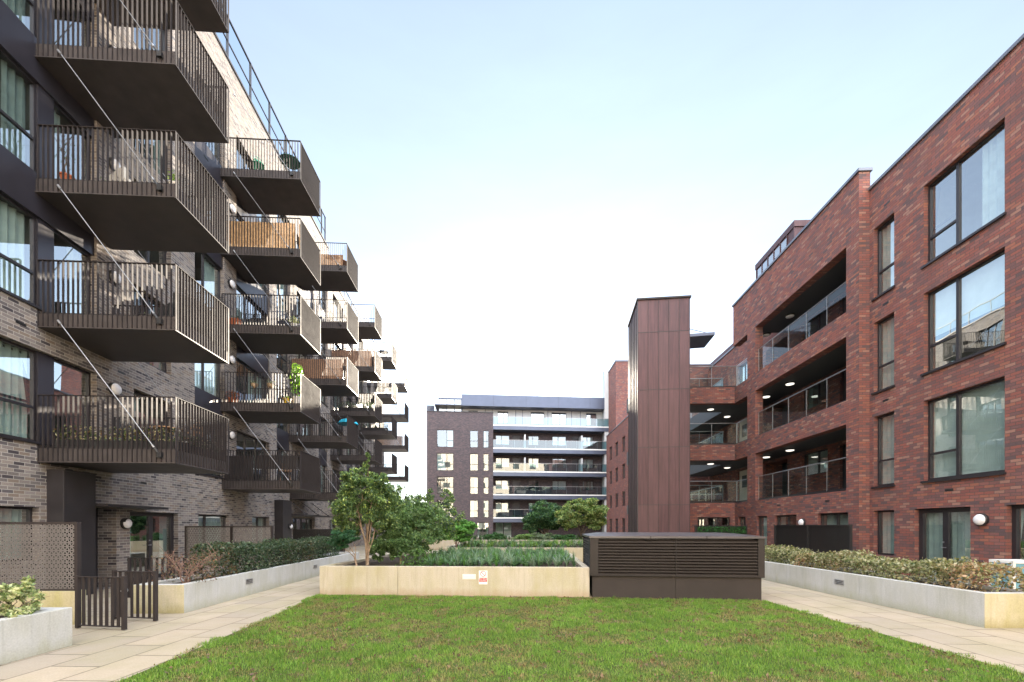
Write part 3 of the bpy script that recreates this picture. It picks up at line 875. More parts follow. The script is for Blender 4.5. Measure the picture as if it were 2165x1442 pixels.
pot_plant(on_bal(1, 2, 2.5, .4), 'pale leafy pot beside white wire chair on a third floor balcony', .13, .2, 'white_glaze', .3, .2, ((.2, .24, .14), (.35, .36, .28)), 200, .05)
pot_plant(on_bal(1, 1, .25, .3), 'pot of rusty red leaves at the wall end of the second stack', .17, .2, 'terracotta', .3, .28, ((.35, .08, .03), (.28, .12, .05)), 260, .07)
pot_plant(on_bal(1, 1, 2.58, .45), 'tall leafy plant in white pot on the outer corner of the second floor balcony', .17, .34, 'white_glaze', 1.35, .26, ((.12, .26, .03), (.2, .36, .05), (.06, .14, .03)), 300, .17, 1.2, .28)
pot_plant(on_bal(1, 1, 2.25, .35), 'yellow glazed pot on the second floor balcony of the second stack', .15, .24, 'yellow_glaze', .1, .12, n=70)
for x_, lb in ((1.15, 'wall'), (1.75, 'middle')):
    t = empty('hanging_basket', on_bal(1, 1, x_, .10, .9), LA, f'pale hanging basket under the handrail of the second stack, towards the {"wall" if lb == "wall" else "outer end"}', 'hanging basket')
    a = MB(); a.lathe([(.04, 0), (.10, .06), (.13, .16), (.12, .16)], (0, 0, 0), 14); a.build('basket', 'wicker', t)
    a = MB(); a.tube([(0, -.1, .16), (0, -.02, .55)], .004, 4); a.tube([(0, .1, .16), (0, -.02, .55)], .004, 4); a.build('hanger', 'rope_black', t)
    leaf_mesh('foliage', blob_pts((0, 0, .2), (.17, .17, .14), 150, .6), .05, palette(150, ((.4, .42, .34), (.16, .2, .1))), 'leaf', t)
t = MB()
for q in range(18): t.box(.1 + q * .058, .152 + q * .058, .064, .078, 0, .92)
for q in range(16): t.box(1.25 + q * .095, 1.335 + q * .095, .064, .078, .42, .95)
for q in range(18): t.box(BP - .082, BP - .066, .1 + q * .1, .19 + q * .1, 0, .98)
tag(t.build('board_screen', 'bronze_dark', None, Lp(0, BS[1], BZ[0] + .345), LA + BROT), 'dark board privacy screen inside the lowest balcony of the second stack', 'screen')
chair(on_bal(1, 0, 1.9, 1.0), LA + .4, 'timber', 'folded tan wooden chair on the lowest balcony of the second stack')
# further stacks
screen_on(2, 4, .55, 'timber', 'board_screen', 'half height wooden screen on the top balcony of the third stack', 'screen', front=False)
table(on_bal(2, 4, 2.3, 1.0), LA, 'timber', 'rope_black', 'round wooden table on the top balcony of the third stack', .36)
screen_on(2, 2, 1.02, 'reed', 'reed_screen', 'reddish brushwood screen lining the third floor balcony of the third stack', 'screen')
pot_plant(on_bal(2, 2, 1.5, .3), 'row of white flower pots along the third stack reed screen', h=.2, m='white_glaze', ph=.2, n=300, box=(2.2, .2, LA), cols=((.5, .5, .44), (.15, .18, .08)), cat='planter')
screen_on(3, 3, 1.05, 'reed', 'reed_screen', 'brown reed screen lining the fourth stack balcony, one storey below its top', 'screen')
pot_plant(on_bal(3, 2, 1.6, .4), 'dense green trough on the third floor balcony of the fourth stack', h=.24, m='black_plastic', ph=.42, n=600, leaf=.09, box=(2.2, .4, LA), cat='planter')
t = empty('parasol', on_bal(2, 1, 2.45, 1.6, .0), LA, 'turquoise parasol open low on the second floor balcony of the third stack', 'parasol')
a = MB(); a.lathe([(.58, 1.3), (.40, 1.5), (.04, 1.62), (.03, 1.6), (.38, 1.48), (.56, 1.29)], (0, 0, 0), 8); a.build('canopy', 'blue_cloth', t)
a = MB(); a.tube([(0, 0, 0), (0, 0, 1.62)], .02, 7); a.build('pole', 'steel', t)
a = MB(); a.lathe([(.22, 0), (.22, .05), (.05, .08)], (0, 0, 0), 14); a.build('base', 'black_plastic', t)
chair(on_bal(3, 4, 1.2, 1.0), LA + 1, 'rope_black', 'dark chair on the top balcony of the fourth stack')
table(on_bal(4, 4, 2.0, 1.0), LA, 'black_plastic', 'rope_black', 'dark table on the top balcony of the fifth stack', .4, .74)
pot_plant(on_bal(4, 2, 1.5, .4), 'dark green trough on the third floor balcony of the fifth stack', h=.24, m='black_plastic', ph=.36, n=400, leaf=.09, box=(2.0, .4, LA), cat='planter')
screen_on(5, 2, .9, 'reed', 'reed_screen', 'pale brushwood screen on a farthest stack balcony', 'screen')

# ================================================================== right building
RA = -math.atan(.04)
RB = empty('apartment_building', (11.27, 9.9, 0), RA, 'red brick apartment block with open walkways, glass balustrades and large square windows', 'building')
def Rp(x, y, z): return Matrix.Rotation(RA, 4, 'Z') @ Vector((x, y, z)) + Vector((11.27, 9.9, 0))
FL = [2.80, 5.77, 8.74]
B0, B1 = [2.83, 5.82, 8.77], [5.03, 7.95, 10.93]
V2 = -.33
h1 = [(0, 2.04, 2.89, 5.09), (0, 2.04, 5.85, 8.05), (0, 2.04, 8.81, 11.01), (3.0, 3.77, 2.89, 5.09), (3.0, 3.77, 5.85, 8.05), (3.0, 3.77, 8.81, 11.01),
      (3.0, 3.77, .75, 2.13), (.77, 2.32, .05, 2.13), (-2.3, -.03, .05, 2.13)]
mb = MB()
panel(mb, 0, -1, -8, 3.93, 0, 12.35, h1, .2)
h2 = [(4.49, 10.29, a, b, .35) for a, b in zip(B0, B1)] + [(4.4, 5.92, .9, 2.1, .2), (7.17, 8.7, .9, 2.1, .2), (9.29, 10.17, .05, 2.1, .2)]
panel(mb, V2, -1, 3.93, 11.03, 0, 12.98, h2, .35)
mb.q([(V2, 3.93, 0), (.0, 3.93, 0), (.0, 3.93, 12.98), (V2, 3.93, 12.98)], 0, (0, -1, 0))
mb.q([(.02, 3.93, 12.3), (.02, 12.48, 12.3), (.02, 12.48, 12.98), (.02, 3.93, 12.98)], 0, (1, 0, 0))
mb.q([(0, 3.93, 12.3), (.02, 3.93, 12.3), (.02, 3.93, 12.98), (0, 3.93, 12.98)], 0, (0, -1, 0))
panel(mb, V2, -1, 11.03, 12.3, 0, 2.83, [(11.2, 11.95, .9, 2.1)], .2)
for a, b in ((5.03, 5.82), (7.95, 8.77)): mb.box(V2, .02, 11.032, 12.298, a, b)
mb.box(V2, .02, 11.032, 12.48, 10.93, 12.98)
for a, b in zip(B0, B1): mb.q([(V2, 11.03, a), (.02, 11.03, a), (.02, 11.03, b), (V2, 11.03, b)], 0, (0, 1, 0))
# bridge bands to the lift tower
panel_y(mb, 12.3, -5.4, V2, 0, 2.83, [(-2.2, -.55, .9, 2.1)], .2)
for a, b in ((5.03, 5.82), (7.95, 8.77)): mb.box(-5.4, V2 + .35, 12.3, 12.6, a, b)
# back wall of the walkways and the wing behind
hb = []
for f in FL: hb += [(8.27, 10.0, f + 1.1, f + 2.12), (6.7, 7.55, f + .02, f + 2.1), (11.1, 13.0, f + .02, f + 2.12, .9), (14.85, 16.1, f + .02, f + 2.4 if f > 8 else f + 2.12)]
panel(mb, 1.6, -1, 4.0, 20.1, 0, 12.5, hb, .2)
mb.box(.02, 1.598, 4.1, 4.45, 2.4, 12.3)
mb.box(1.6, 9, 20.1, 20.4, 0, 12.5)
mb.q([(0, -8, 0), (9, -8, 0), (9, -8, 12.35), (0, -8, 12.35)], 0, (0, -1, 0)); mb.q([(9, -8, 0), (9, 20.1, 0), (9, 20.1, 12.4), (9, -8, 12.4)], 0, (1, 0, 0))
mb.build('brick_wall', 'brick_red', RB)
mb = MB()
mb.q([(.3, -8, 12.2), (9, -8, 12.2), (9, 3.9, 12.2), (.3, 3.9, 12.2)]); mb.q([(1.7, 3.9, 12.3), (9, 3.9, 12.3), (9, 20.1, 12.3), (1.7, 20.1, 12.3)]); mb.q([(.02, 3.95, 12.35), (1.7, 3.95, 12.35), (1.7, 11.0, 12.35), (.02, 11.0, 12.35)])
mb.build('roof', 'asphalt', RB)
mb = MB(); mb.box(-.05, .3, -8, 3.95, 12.352, 12.44); mb.box(V2 - .05, .07, 3.88, 12.53, 12.982, 13.07); mb.box(1.55, 1.9, 11.1, 20.12, 12.502, 12.59)
mb.build('coping', 'coping', RB)
# floor slabs: a dark ceiling below, walkway above
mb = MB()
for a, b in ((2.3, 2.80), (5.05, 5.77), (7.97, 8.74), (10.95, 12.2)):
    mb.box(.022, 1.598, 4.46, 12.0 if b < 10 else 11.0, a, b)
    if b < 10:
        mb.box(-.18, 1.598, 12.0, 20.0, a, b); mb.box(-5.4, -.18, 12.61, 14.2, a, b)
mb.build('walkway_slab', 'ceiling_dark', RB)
def rail(parent, line, zb, h=1.07, post=True, gl='glass_rail', inset=.02, pitch=1.25):
    hr = MB(); gp = MB(); L = []
    line = [Vector(p) for p in line]
    hr.tube([p + Vector((0, 0, zb + h)) for p in line], .022, 8)
    for a, b in zip(line, line[1:]):
        n = max(1, round((b - a).length / pitch)); d = (b - a).normalized()
        gp.q([a + Vector((0, 0, zb + .04)), b + Vector((0, 0, zb + .04)), b + Vector((0, 0, zb + h - .03)), a + Vector((0, 0, zb + h - .03))])
        nn = Vector((-d.y, d.x, 0)) * .03
        for k in range(n + 1):
            p = a.lerp(b, k / n)
            if post: hr.box(-.007, .007, -.007, .007, zb, zb + h, 2, Matrix.Translation(p + nn * .6))
        hr.box(0, (b - a).length, -.02, .02, zb - .05, zb + .039, 1, Matrix.Translation(a) @ Matrix.Rotation(math.atan2(d.y, d.x), 4, 'Z'))
    r = hr.build('balustrade', ['steel', 'frame_dark', 'galvanised'], parent)
    gp.build('pane', gl, r)
    return r
for z in B0:
    rail(RB, [(-.16, 4.50, 0), (-.16, 10.28, 0)], z + .06)
    rail(RB, [(-.16, 11.04, 0), (-.16, 12.44, 0), (-5.3, 12.44, 0)], z + .06)
    rail(RB, [(-5.3, 14.12, 0), (-.12, 14.12, 0), (-.12, 19.9, 0)], z + .0)
WR = Win(RB, .16, -1)
bl = ['full', 'none', 'curtain']
for k, (a, b) in enumerate(((2.89, 5.09), (5.85, 8.05), (8.81, 11.01))):
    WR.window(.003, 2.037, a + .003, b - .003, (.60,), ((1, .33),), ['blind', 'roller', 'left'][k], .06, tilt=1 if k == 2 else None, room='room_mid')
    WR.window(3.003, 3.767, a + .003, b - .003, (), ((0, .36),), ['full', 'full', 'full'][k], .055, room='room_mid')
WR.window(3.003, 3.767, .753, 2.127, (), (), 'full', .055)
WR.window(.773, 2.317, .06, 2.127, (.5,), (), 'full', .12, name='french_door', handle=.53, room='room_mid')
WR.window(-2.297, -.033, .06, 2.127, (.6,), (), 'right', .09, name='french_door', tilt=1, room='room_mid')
W2 = Win(RB, V2 + .16, -1)
W2.window(4.403, 5.917, .903, 2.097, (.45,), (), 'full', .05); W2.window(7.173, 8.697, .903, 2.097, (.5,), (), 'curtain', .06); W2.window(9.293, 10.167, .06, 2.097, (), (), 'full', .06, name='door')
W2.window(11.203, 11.947, .903, 2.097, (.5,), (), 'right', .05)
WY = Win(RB, 12.46, 1, 'y'); WY.window(-2.197, -.553, .903, 2.097, (.62,), (), 'none', .05)
W3 = Win(RB, 1.76, -1)
for k, f in enumerate(FL):
    W3.window(8.273, 9.997, f + 1.103, f + 2.117, (.45,), (), ['full', 'curtain', 'none'][k], .05, room='room_mid')
    m2 = MB(); m2.box(1.7, 1.76, 6.71, 7.54, f + .03, f + 2.09); m2.build('door', 'door_dark', RB, bevel=.004)
    if f > 8: W3.window(14.853, 16.097, f + .03, f + 2.397, (.5,), (), 'roller', .05, room='room_mid')
    else:
        m2 = MB(); m2.box(1.7, 1.76, 14.86, 16.09, f + .03, f + 2.11); m2.box(1.69, 1.699, 15.2, 15.75, f + 1.1, f + 1.8, 1); m2.build('door', ['door_beige', 'room_dark'], RB)
    m2 = MB(); m2.box(2.45, 2.48, 11.1, 13.0, f + .02, f + 2.12); m2.build('corridor', 'room_dark', RB)
for a, z in [(0, 2.89), (0, 5.85), (0, 8.81)]:
    m2 = MB(); m2.box(-.05, .17, a - .04, a + 2.08, z - .06, z - .002); m2.build('sill', 'frame_dark', RB)
    m2 = MB(); m2.box(-.05, .17, 2.96, 3.81, z - .06, z - .002); m2.build('sill', 'frame_dark', RB)
for y_, z_, x_ in ((3.15, 11.42, 0), (3.2, 8.4, 0), (3.2, 5.45, 0), (5.3, 2.5, V2), (8.3, 2.5, V2), (1.2, 2.55, 0)):
    m2 = MB(); m2.box(x_ - .004, x_ + .02, y_, y_ + .22, z_, z_ + .065); m2.build('air_brick', 'black_plastic', RB)
# rooftop storeys
m2 = MB(); m2.box(1.5, 6, 10.35, 13.75, 12.3, 15.85); m2.box(1.45, 6.05, 10.3, 13.8, 15.6, 15.88)
for s_ in np.arange(10.36, 13.8, .56): m2.box(1.46, 1.499, s_ - .02, s_ + .02, 14.2, 15.6)
m2.build('dormer', ['copper_brown'], RB)
m2 = MB(); m2.q([(1.488, 10.9, 14.35), (1.488, 13.6, 14.35), (1.488, 13.6, 15.5), (1.488, 10.9, 15.5)], 0, (-1, 0, 0)); m2.build('dormer_window', 'glass_window', RB)
m2 = MB(); m2.box(2.6, 7.5, 15.6, 24, 12.3, 13.75); m2.build('roof_cladding', 'copper_brown', RB)
wall_lamp(None, Rp(-.002, .48, 1.80), RA + math.pi, 'round white lamp on red brick right of the double glazed garden door', .15)
wall_lamp(None, Rp(V2 - .002, 6.75, 1.78), RA + math.pi, 'round white lamp peeping over the black garden screen', .15)
n_ = ['first', 'second', 'third']
for k in range(3):
    for j, (x_, y_, lb) in enumerate(((.61, 9.2, 'by the long opening, nearer its middle'), (.6, 11.1, 'behind the brick pier'), (-1.14, 13.3, 'over the bridge to the lift tower'), (.45, 14.9, 'at the corner of the bridge'))):
        if k == 2 and j > 1: continue
        t = empty('ceiling_light', Rp(x_, y_, B1[k] + .018), RA, f'round {"unlit" if k == 2 else "glowing"} ceiling light of the {n_[k]} floor walkway {lb}', 'ceiling light', 'round ceiling lights of the walkways')
        m2 = MB(); m2.lathe([(.19, 0), (.19, -.05), (.17, -.06)], (0, 0, 0), 24); m2.build('lamp_base', 'black_plastic', t)
        m2 = MB(); m2.lathe([(.165, -.045), (.16, -.085), (.1, -.105), (.01, -.11)], (0, 0, 0), 24); m2.build('diffuser', 'lamp_lit' if k < 2 else 'lamp_plastic', t, smooth=True)

# far wing of red brick, and the taller block behind it
WG = empty('apartment_building', (12.05, 30.6, 0), 0, 'red brick wing with small square windows seen past the copper tower', 'building')
mb = MB(); hw = []
for z in (.9, 3.8, 6.75, 9.7):
    for y in (15.5, 18.6, 21.6): hw.append((y, y + 1.3, z, z + 1.6))
panel(mb, 0, -1, 0, 24.6, 0, 13.0, hw, .2)
panel_y(mb, 0, 0, 9, 0, 13.0, [], .2)
mb.q([(0, 24.6, 0), (9, 24.6, 0), (9, 24.6, 13), (0, 24.6, 13)]); mb.build('brick_wall', 'brick_red', WG)
m2 = MB(); m2.box(-.05, 9, -.05, 24.6, 13.002, 13.1); m2.build('roof', 'coping', WG)
WW = Win(WG, .16, -1)
for i, h in enumerate(hw): WW.window(h[0] + .003, h[1] - .003, h[2] + .003, h[3] - .003, (.5,), (), ['curtain', 'full', 'none'][i % 3], .05)
TB = empty('apartment_building', (12.6, 52.5, 0), 0, 'taller set back block of red brick with glazed corner above the far wing', 'building')
m2 = MB(); m2.box(0, 8, 0, 5, 0, 21.6); m2.build('brick_wall', 'brick_red', TB)
m2 = MB(); m2.box(-.06, 8, -.06, 5, 21.602, 21.8); m2.build('coping', 'coping', TB)
m2 = MB(); m2.box(-.5, -.002, 4, 13.5, 0, 22.2); m2.box(-.52, -.501, 4.4, 4.5, 18, 22, 1); m2.build('glazed_corner', ['white_clad', 'frame_dark'], TB)
m2 = MB(); m2.q([(-.53, 4.6, 18.4), (-.53, 13.2, 18.4), (-.53, 13.2, 21.9), (-.53, 4.6, 21.9)]); m2.build('pane', 'glass_window', TB)

# ================================================================== lift tower
TA = math.atan2(-.25, 2.24)
LT = empty('lift_tower', (5.70, 19.6, 0), TA, 'tall narrow lift tower clad in brown copper sheets', 'tower')
m2 = MB(); m2.box(0, 2.26, 0, 2.6, 0, 11.86); m2.build('cladding', 'copper_brown', LT)
m2 = MB()
for k in range(0, 6): m2.box(k * .452 - .007, k * .452 + .007, -.022, -.001, 0, 11.85)
for k in range(0, 7): m2.box(-.03, -.001, k * .43 - .012, k * .43 + .012, 0, 11.85)
for z in (2.6, 5.2, 7.8, 10.4): m2.box(-.008, 2.268, -.009, -.0005, z - .012, z + .012); m2.box(-.012, -.0005, .01, 2.6, z - .012, z + .012)
m2.build('standing_seam', 'bronze_dark', LT)
m2 = MB(); m2.box(-.06, 2.32, -.06, 2.66, 11.862, 11.94); m2.build('coping', 'bronze', LT)
m2 = MB()
V = [(2.27, 1.95, 10.92), (4.0, 1.95, 10.97), (4.0, 3.5, 10.97), (2.27, 3.5, 10.92)]
m2.q(V); m2.q([(x, y, z + .14) for x, y, z in V]); 
for i in range(4):
    a, b = V[i], V[(i + 1) % 4]; m2.q([a, b, (b[0], b[1], b[2] + .14), (a[0], a[1], a[2] + .14)])
m2.tube([(3.8, 2.1, 11.1), (2.28, 2.1, 11.55)], .02, 6); m2.build('canopy', 'fascia_blue', LT)

# ================================================================== building closing the court
KA = math.radians(5)
KB = empty('apartment_building', (-10.72, 54.4, 0), KA, 'dark brick apartment block across the end of the court with long glass fronted balconies', 'building')
KF = [2.62, 5.58, 8.54, 11.5, 14.46]
hk = []
for z in KF[:4]: hk += [(1.25, 3.35, z + .1, z + 2.3), (5.4, 6.45, z + .1, z + 2.3), (7.1, 7.8, z + .1, z + 2.3)]
hk += [(6.3, 7.8, .05, 2.1), (2.0, 3.0, .9, 2.1)]
mb = MB()
panel_y(mb, 0, 0, 8.35, 0, 16.05, hk, .15)
mb.q([(8.35, 0, 0), (8.35, 1.8, 0), (8.35, 1.8, 16.05), (8.35, 0, 16.05)], 0, (1, 0, 0)); mb.q([(0, 0, 0), (0, 12, 0), (0, 12, 16.05), (0, 0, 16.05)], 0, (-1, 0, 0))
hr_ = []
for z in KF[:4]: hr_ += [(a, b, z + .85, z + 2.1) for a, b in ((8.75, 10.6), (13.1, 14.5), (16.3, 18.2), (20.4, 21.9))] + [(11.0, 12.0, z + .02, z + 2.15), (19.0, 19.9, z + .02, z + 2.15)]
hr_ += [(8.7, 10.9, .05, 2.1), (14, 16, .5, 2.1)]
panel_y(mb, 1.8, 8.35, 23.6, 0, 14.4, hr_, .15)
mb.q([(0, 12, 0), (23.6, 12, 0), (23.6, 12, 16), (0, 12, 16)]); mb.q([(23.6, 0, 0), (23.6, 12, 0), (23.6, 12, 17), (23.6, 0, 17)])
mb.build('brick_wall', 'brick_dark', KB)
m2 = MB(); m2.box(-.05, 8.4, -.05, .3, 16.052, 16.14); m2.build('coping', 'bronze_dark', KB)
WK = Win(KB, .12, 1, 'y')
for i, h in enumerate(hk[:12]): WK.window(h[0] + .003, h[1] - .003, h[2] + .003, h[3] - .003, (.6,) if h[0] < 2 else (), (((1, .38),) if h[0] < 2 else ((0, .38),)), ['none', 'half', 'curtain', 'none', 'right'][i % 5], .06, gl='glass_far')
WK.window(6.303, 7.797, .06, 2.097, (.5,), (), 'curtain', .08, name='french_door'); WK.window(2.003, 2.997, .903, 2.097, (.5,), (), 'none', .05)
WK2 = Win(KB, 1.92, 1, 'y')
for i, h in enumerate(hr_[:-2]):
    if h[2] - int(h[2]) > -1 and h[1] - h[0] > 1.2: WK2.window(h[0] + .003, h[1] - .003, h[2] + .003, h[3] - .003, (.42,), (), ['full', 'blind', 'none', 'blind', 'curtain'][i % 5], .06, depth=.7, room='room_mid', gl='glass_far')
    else:
        m2 = MB(); m2.box(h[0] + .01, h[1] - .01, 1.86, 1.94, h[2], h[3] - .01); m2.build('door', 'door_dark', KB)
WK2.window(8.703, 10.897, .06, 2.097, (.5,), (), 'blind', .08, name='french_door', room='room_mid', depth=.8); WK2.window(14.003, 15.997, .503, 2.097, (.5,), (), 'none', .06, depth=.8)
for z in KF:
    m2 = MB(); m2.box(8.36, 23.58, .0, 1.79, z - .50, z - .002); m2.box(8.36, 23.58, -.03, -.002, z - .02, z + .13, 1); d = m2.build('balcony', ['fascia_blue', 'white_paint'], KB)
    m2 = MB(); m2.box(8.38, 23.5, .02, .05, z + 1.13, z + 1.17)
    for x in np.arange(8.4, 23.5, 1.35): m2.box(x - .015, x + .015, .052, .08, z, z + 1.13)
    m2.build('handrail', 'steel', d)
    m2 = MB(); m2.q([(8.38, .03, z + .13), (23.5, .03, z + .13), (23.5, .03, z + 1.12), (8.38, .03, z + 1.12)], 0, (0, -1, 0)); m2.build('pane', 'glass_teal', d)
for x in (12.45, 19.9):
    m2 = MB(); m2.box(x - .08, x + .08, .1, 1.7, KF[3] + .0, KF[3] + 1.9); m2.build('divider', 'white_clad', KB)
    m2 = MB(); m2.box(x - .08, x + .08, .1, 1.7, KF[2] + .0, KF[2] + 1.9); m2.build('divider', 'white_clad', KB)
m2 = MB()
hp = [(a, b, 15.1, 16.75) for a, b in ((9.0, 10.4), (13.4, 15.2), (16.2, 18.2), (20.9, 22.3), (5.2, 6.4))]
panel_y(m2, 1.8, 4.4, 23.5, 14.46, 17.0, hp, .1); m2.build('penthouse_wall', 'white_clad', KB)
for h in hp: Win(KB, 1.88, 1, 'y').window(h[0] + .003, h[1] - .003, h[2] + .003, h[3] - .003, (.55,), (), 'none', .06, depth=.8)
m2 = MB()
for x in (7.4, 8.3, 11.4, 12.3, 15.7, 18.9, 20.1): m2.box(x - .03, x + .03, 1.74, 1.79, 14.5, 16.95)
m2.build('cladding_strip', 'fascia_blue', KB)
m2 = MB(); m2.box(4.35, 23.6, .2, 12, 16.96, 18.4); 
for x in (8.4, 12.6, 16.8, 21): m2.box(x - .01, x + .01, .19, .199, 16.97, 18.39, 1)
m2.build('roof_fascia', ['fascia_blue', 'frame_dark'], KB)
m2 = MB()
for x in (1.4, 2.4, 3.4, 4.3): m2.box(x - .05, x + .05, 1.6, 1.7, 16.1, 18.15)
m2.box(1.3, 4.34, 1.55, 9, 18.15, 18.3); m2.box(.9, 4.34, .6, 9, 17.1, 17.2)
for z in np.arange(16.2, 17.1, .16): m2.box(-.1, .85, .8, 1.4, z, z + .05)
gp = m2.build('glazed_penthouse', 'fascia_blue', KB)
m2 = MB(); m2.q([(1.4, 1.65, 16.1), (4.3, 1.65, 16.1), (4.3, 1.65, 18.1), (1.4, 1.65, 18.1)], 0, (0, -1, 0)); m2.build('pane', 'glass_window', gp)
m2 = MB(); m2.box(1.4, 4.3, 2.2, 2.3, 16.1, 18.1); m2.build('room', 'white_clad', gp)
for x in (10.8, 14.3, 18.8):
    m2 = MB(); m2.tube([(x, 2, 18.4), (x, 2, 18.75)], .05, 6); m2.lathe([(.13, .35), (.13, .5), (.02, .58)], (x, 2, 18.4), 10); m2.build('roof_cowl', 'bronze_dark', KB)

# unseen pale block added behind the viewpoint to bounce warm light into the court
FB = empty('apartment_building', (-26, -19, 0), 0, 'unseen pale buff brick block added behind the viewpoint to bounce sunlight', 'building')
mb = MB(); t = MB()
hf = [(x, x + 1.9, z + .9, z + 2.5) for x in np.arange(3, 50, 5.2) for z in np.arange(0, 20, 3.0)]
panel(t, 0, 1, 0, 52, 0, 24, hf, .2)
for f in t.f: mb.q([(t.v[i][1], t.v[i][0], t.v[i][2]) for i in f])
mb.q([(0, -10, 0), (0, 0, 0), (0, 0, 24), (0, -10, 24)]); mb.q([(52, -10, 0), (52, 0, 0), (52, 0, 24), (52, -10, 24)]); mb.q([(0, -10, 24), (52, -10, 24), (52, 0, 24), (0, 0, 24)])
mb.build('brick_wall', 'brick_buff', FB)
m2 = MB(); m2.q([(0, -.2, 0), (52, -.2, 0), (52, -.2, 21), (0, -.2, 21)]); m2.build('glazing', 'room_dark', FB)

# ================================================================== planters, screens, gate, vent housing
def planter(loc, rz, x0, x1, y0, y1, h, mat, label, joints=(), jaxis='y', soil=.07, t=.15, end=None):
    o = empty('concrete_planter', loc, rz, label, 'planter')
    m_ = MB()
    def seg(a0, a1, js, f):
        e = [a0, *[j for j in js if a0 < j < a1], a1]
        for p, q in zip(e, e[1:]): f(p + (.004 if p != a0 else 0), q - (.004 if q != a1 else 0))
    jy = joints if jaxis == 'y' else (); jx = joints if jaxis == 'x' else ()
    seg(y0, y1, jy, lambda p, q: m_.box(x1 - t, x1, p, q, 0, h)); seg(y0, y1, jy, lambda p, q: m_.box(x0, x0 + t, p, q, 0, h))
    seg(x0 + t, x1 - t, jx, lambda p, q: m_.box(p, q, y0, y0 + t, 0, h - .0008))
    if end: m_.box(x0 - .0, x1 - .0, y0 - .006, y0 - .0005, 0, h - .002, 1)  # near end face coloured as if warmly lit, with algae
    m_.box(x0 + t, x1 - t, y1 - t, y1, 0, h - .0008)
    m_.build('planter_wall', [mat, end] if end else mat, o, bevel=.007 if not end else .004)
    s_ = MB(); n = 14
    for i in range(n):
        for j in range(n):
            X = [x0 + t + (x1 - x0 - 2 * t) * k / n for k in (i, i + 1)]; Y = [y0 + t + (y1 - y0 - 2 * t) * k / n for k in (j, j + 1)]
            z = lambda a, b: h - soil + .02 * math.sin(a * 9.1 + b * 5.3) + .015 * math.sin(a * 3.7 - b * 11)
            s_.q([(X[0], Y[0], z(X[0], Y[0])), (X[1], Y[0], z(X[1], Y[0])), (X[1], Y[1], z(X[1], Y[1])), (X[0], Y[1], z(X[0], Y[1]))])
    s_.build('soil', 'soil', o, smooth=True)
    return o
PA = math.radians(-3.1)
P1 = planter((-4.6, 10.34, 0), PA, 0, 6.40, 0, 5.6, .69, 'concrete_cream', 'cream concrete planter at the lawn edge carrying the red sign', (1.9,), 'x')
P2 = planter((-6.19, 8.17, 0), math.radians(2), -.95, 0, 0, 10.4, .54, 'concrete_grey', 'grey concrete planter with a dark green hedge along the left path', (1.75, 5.2, 8.4), end='concrete_algae_lit')
P3 = planter((-6.03, 0, 0), math.radians(.3), -1.0, 0, .4, 5.97, .53, 'concrete_grey', 'grey concrete planter with one small shrub in the left foreground', (2.5,))
P4 = planter((7.64, 7.0, 0), math.radians(-.7), 0, 1.05, 0, 8.0, .56, 'concrete_grey', 'grey concrete planter with the browning hedge along the right path', (2.55, 5.6), end='concrete_algae_lit')
P5 = planter((-2.95, 18.9, 0), 0, 0, 8.6, 0, 5.5, .70, 'concrete_cream', 'cream concrete planter of blue green grasses behind the lawn planter', (2.6, 5.2), 'x')
P6 = planter((-6.5, 29.6, 0), 0, 0, 15, 0, 6, .70, 'concrete_cream', 'long pale planter with two trees nearest the end building', (3, 6, 9, 12), 'x')
o = empty('low_wall', (-8.3, 7.32, 0), 0, 'low moss stained concrete wall, tinted as warmly lit, under the pierced metal screen', 'wall')
m2 = MB(); m2.box(-2.1, 1.0, -.1, .1, 0, .56); m2.build('wall_body', 'concrete_algae_lit', o, bevel=.006)
P1i = Matrix.Translation((-4.6, 10.34, 0)) @ Matrix.Rotation(PA, 4, 'Z')

# recessed brick lights in the planter walls
def brick_light(loc, rz, w, h, label, mat='galvanised'):
    o = empty('recessed_light', loc, rz, label, 'light', 'recessed lights in planter walls')
    a = MB(); a.box(-w / 2, w / 2, -.008, -.001, -h / 2, -h / 2 + .02); a.box(-w / 2, w / 2, -.008, -.001, h / 2 - .02, h / 2)
    a.box(-w / 2, -w / 2 + .02, -.008, -.001, -h / 2 + .02, h / 2 - .02); a.box(w / 2 - .02, w / 2, -.008, -.001, -h / 2 + .02, h / 2 - .02); a.build('frame', mat, o)
    a = MB()
    for k in range(2): a.box(-w / 2 + .02, w / 2 - .02, -.014, -.002, -h / 2 + .03 + k * .035, -h / 2 + .05 + k * .035)
    a.box(-w / 2 + .03, w / 2 - .03, -.003, -.001, -h / 2 + .02, h / 2 - .02, 1); a.build('louvre', [mat, 'white_glaze' if mat == 'white_glaze' else 'frame_dark'], o)
p = P1i @ Vector((3.60, -.002, .46)); brick_light(p, PA, .31, .12, 'pale louvred light set in the cream planter beside the red sign', 'white_glaze')
a2 = math.radians(2)
for y, lb in ((2.15, 'grey louvred light in the left path planter, under the hedge end nearer the lawn'), (5.9, 'grey louvred light in the left path planter near its far end')):
    p = Matrix.Translation((-6.19, 8.17, 0)) @ Matrix.Rotation(a2, 4, 'Z') @ Vector((.002, y, .33)); brick_light(p, a2 + math.pi / 2, .29, .12, lb)
p = Matrix.Translation((7.64, 7.0, 0)) @ Matrix.Rotation(math.radians(-.7), 4, 'Z') @ Vector((-.002, 3.15, .33)); brick_light(p, math.radians(-.7) - math.pi / 2, .29, .12, 'grey louvred light in the right path planter wall')

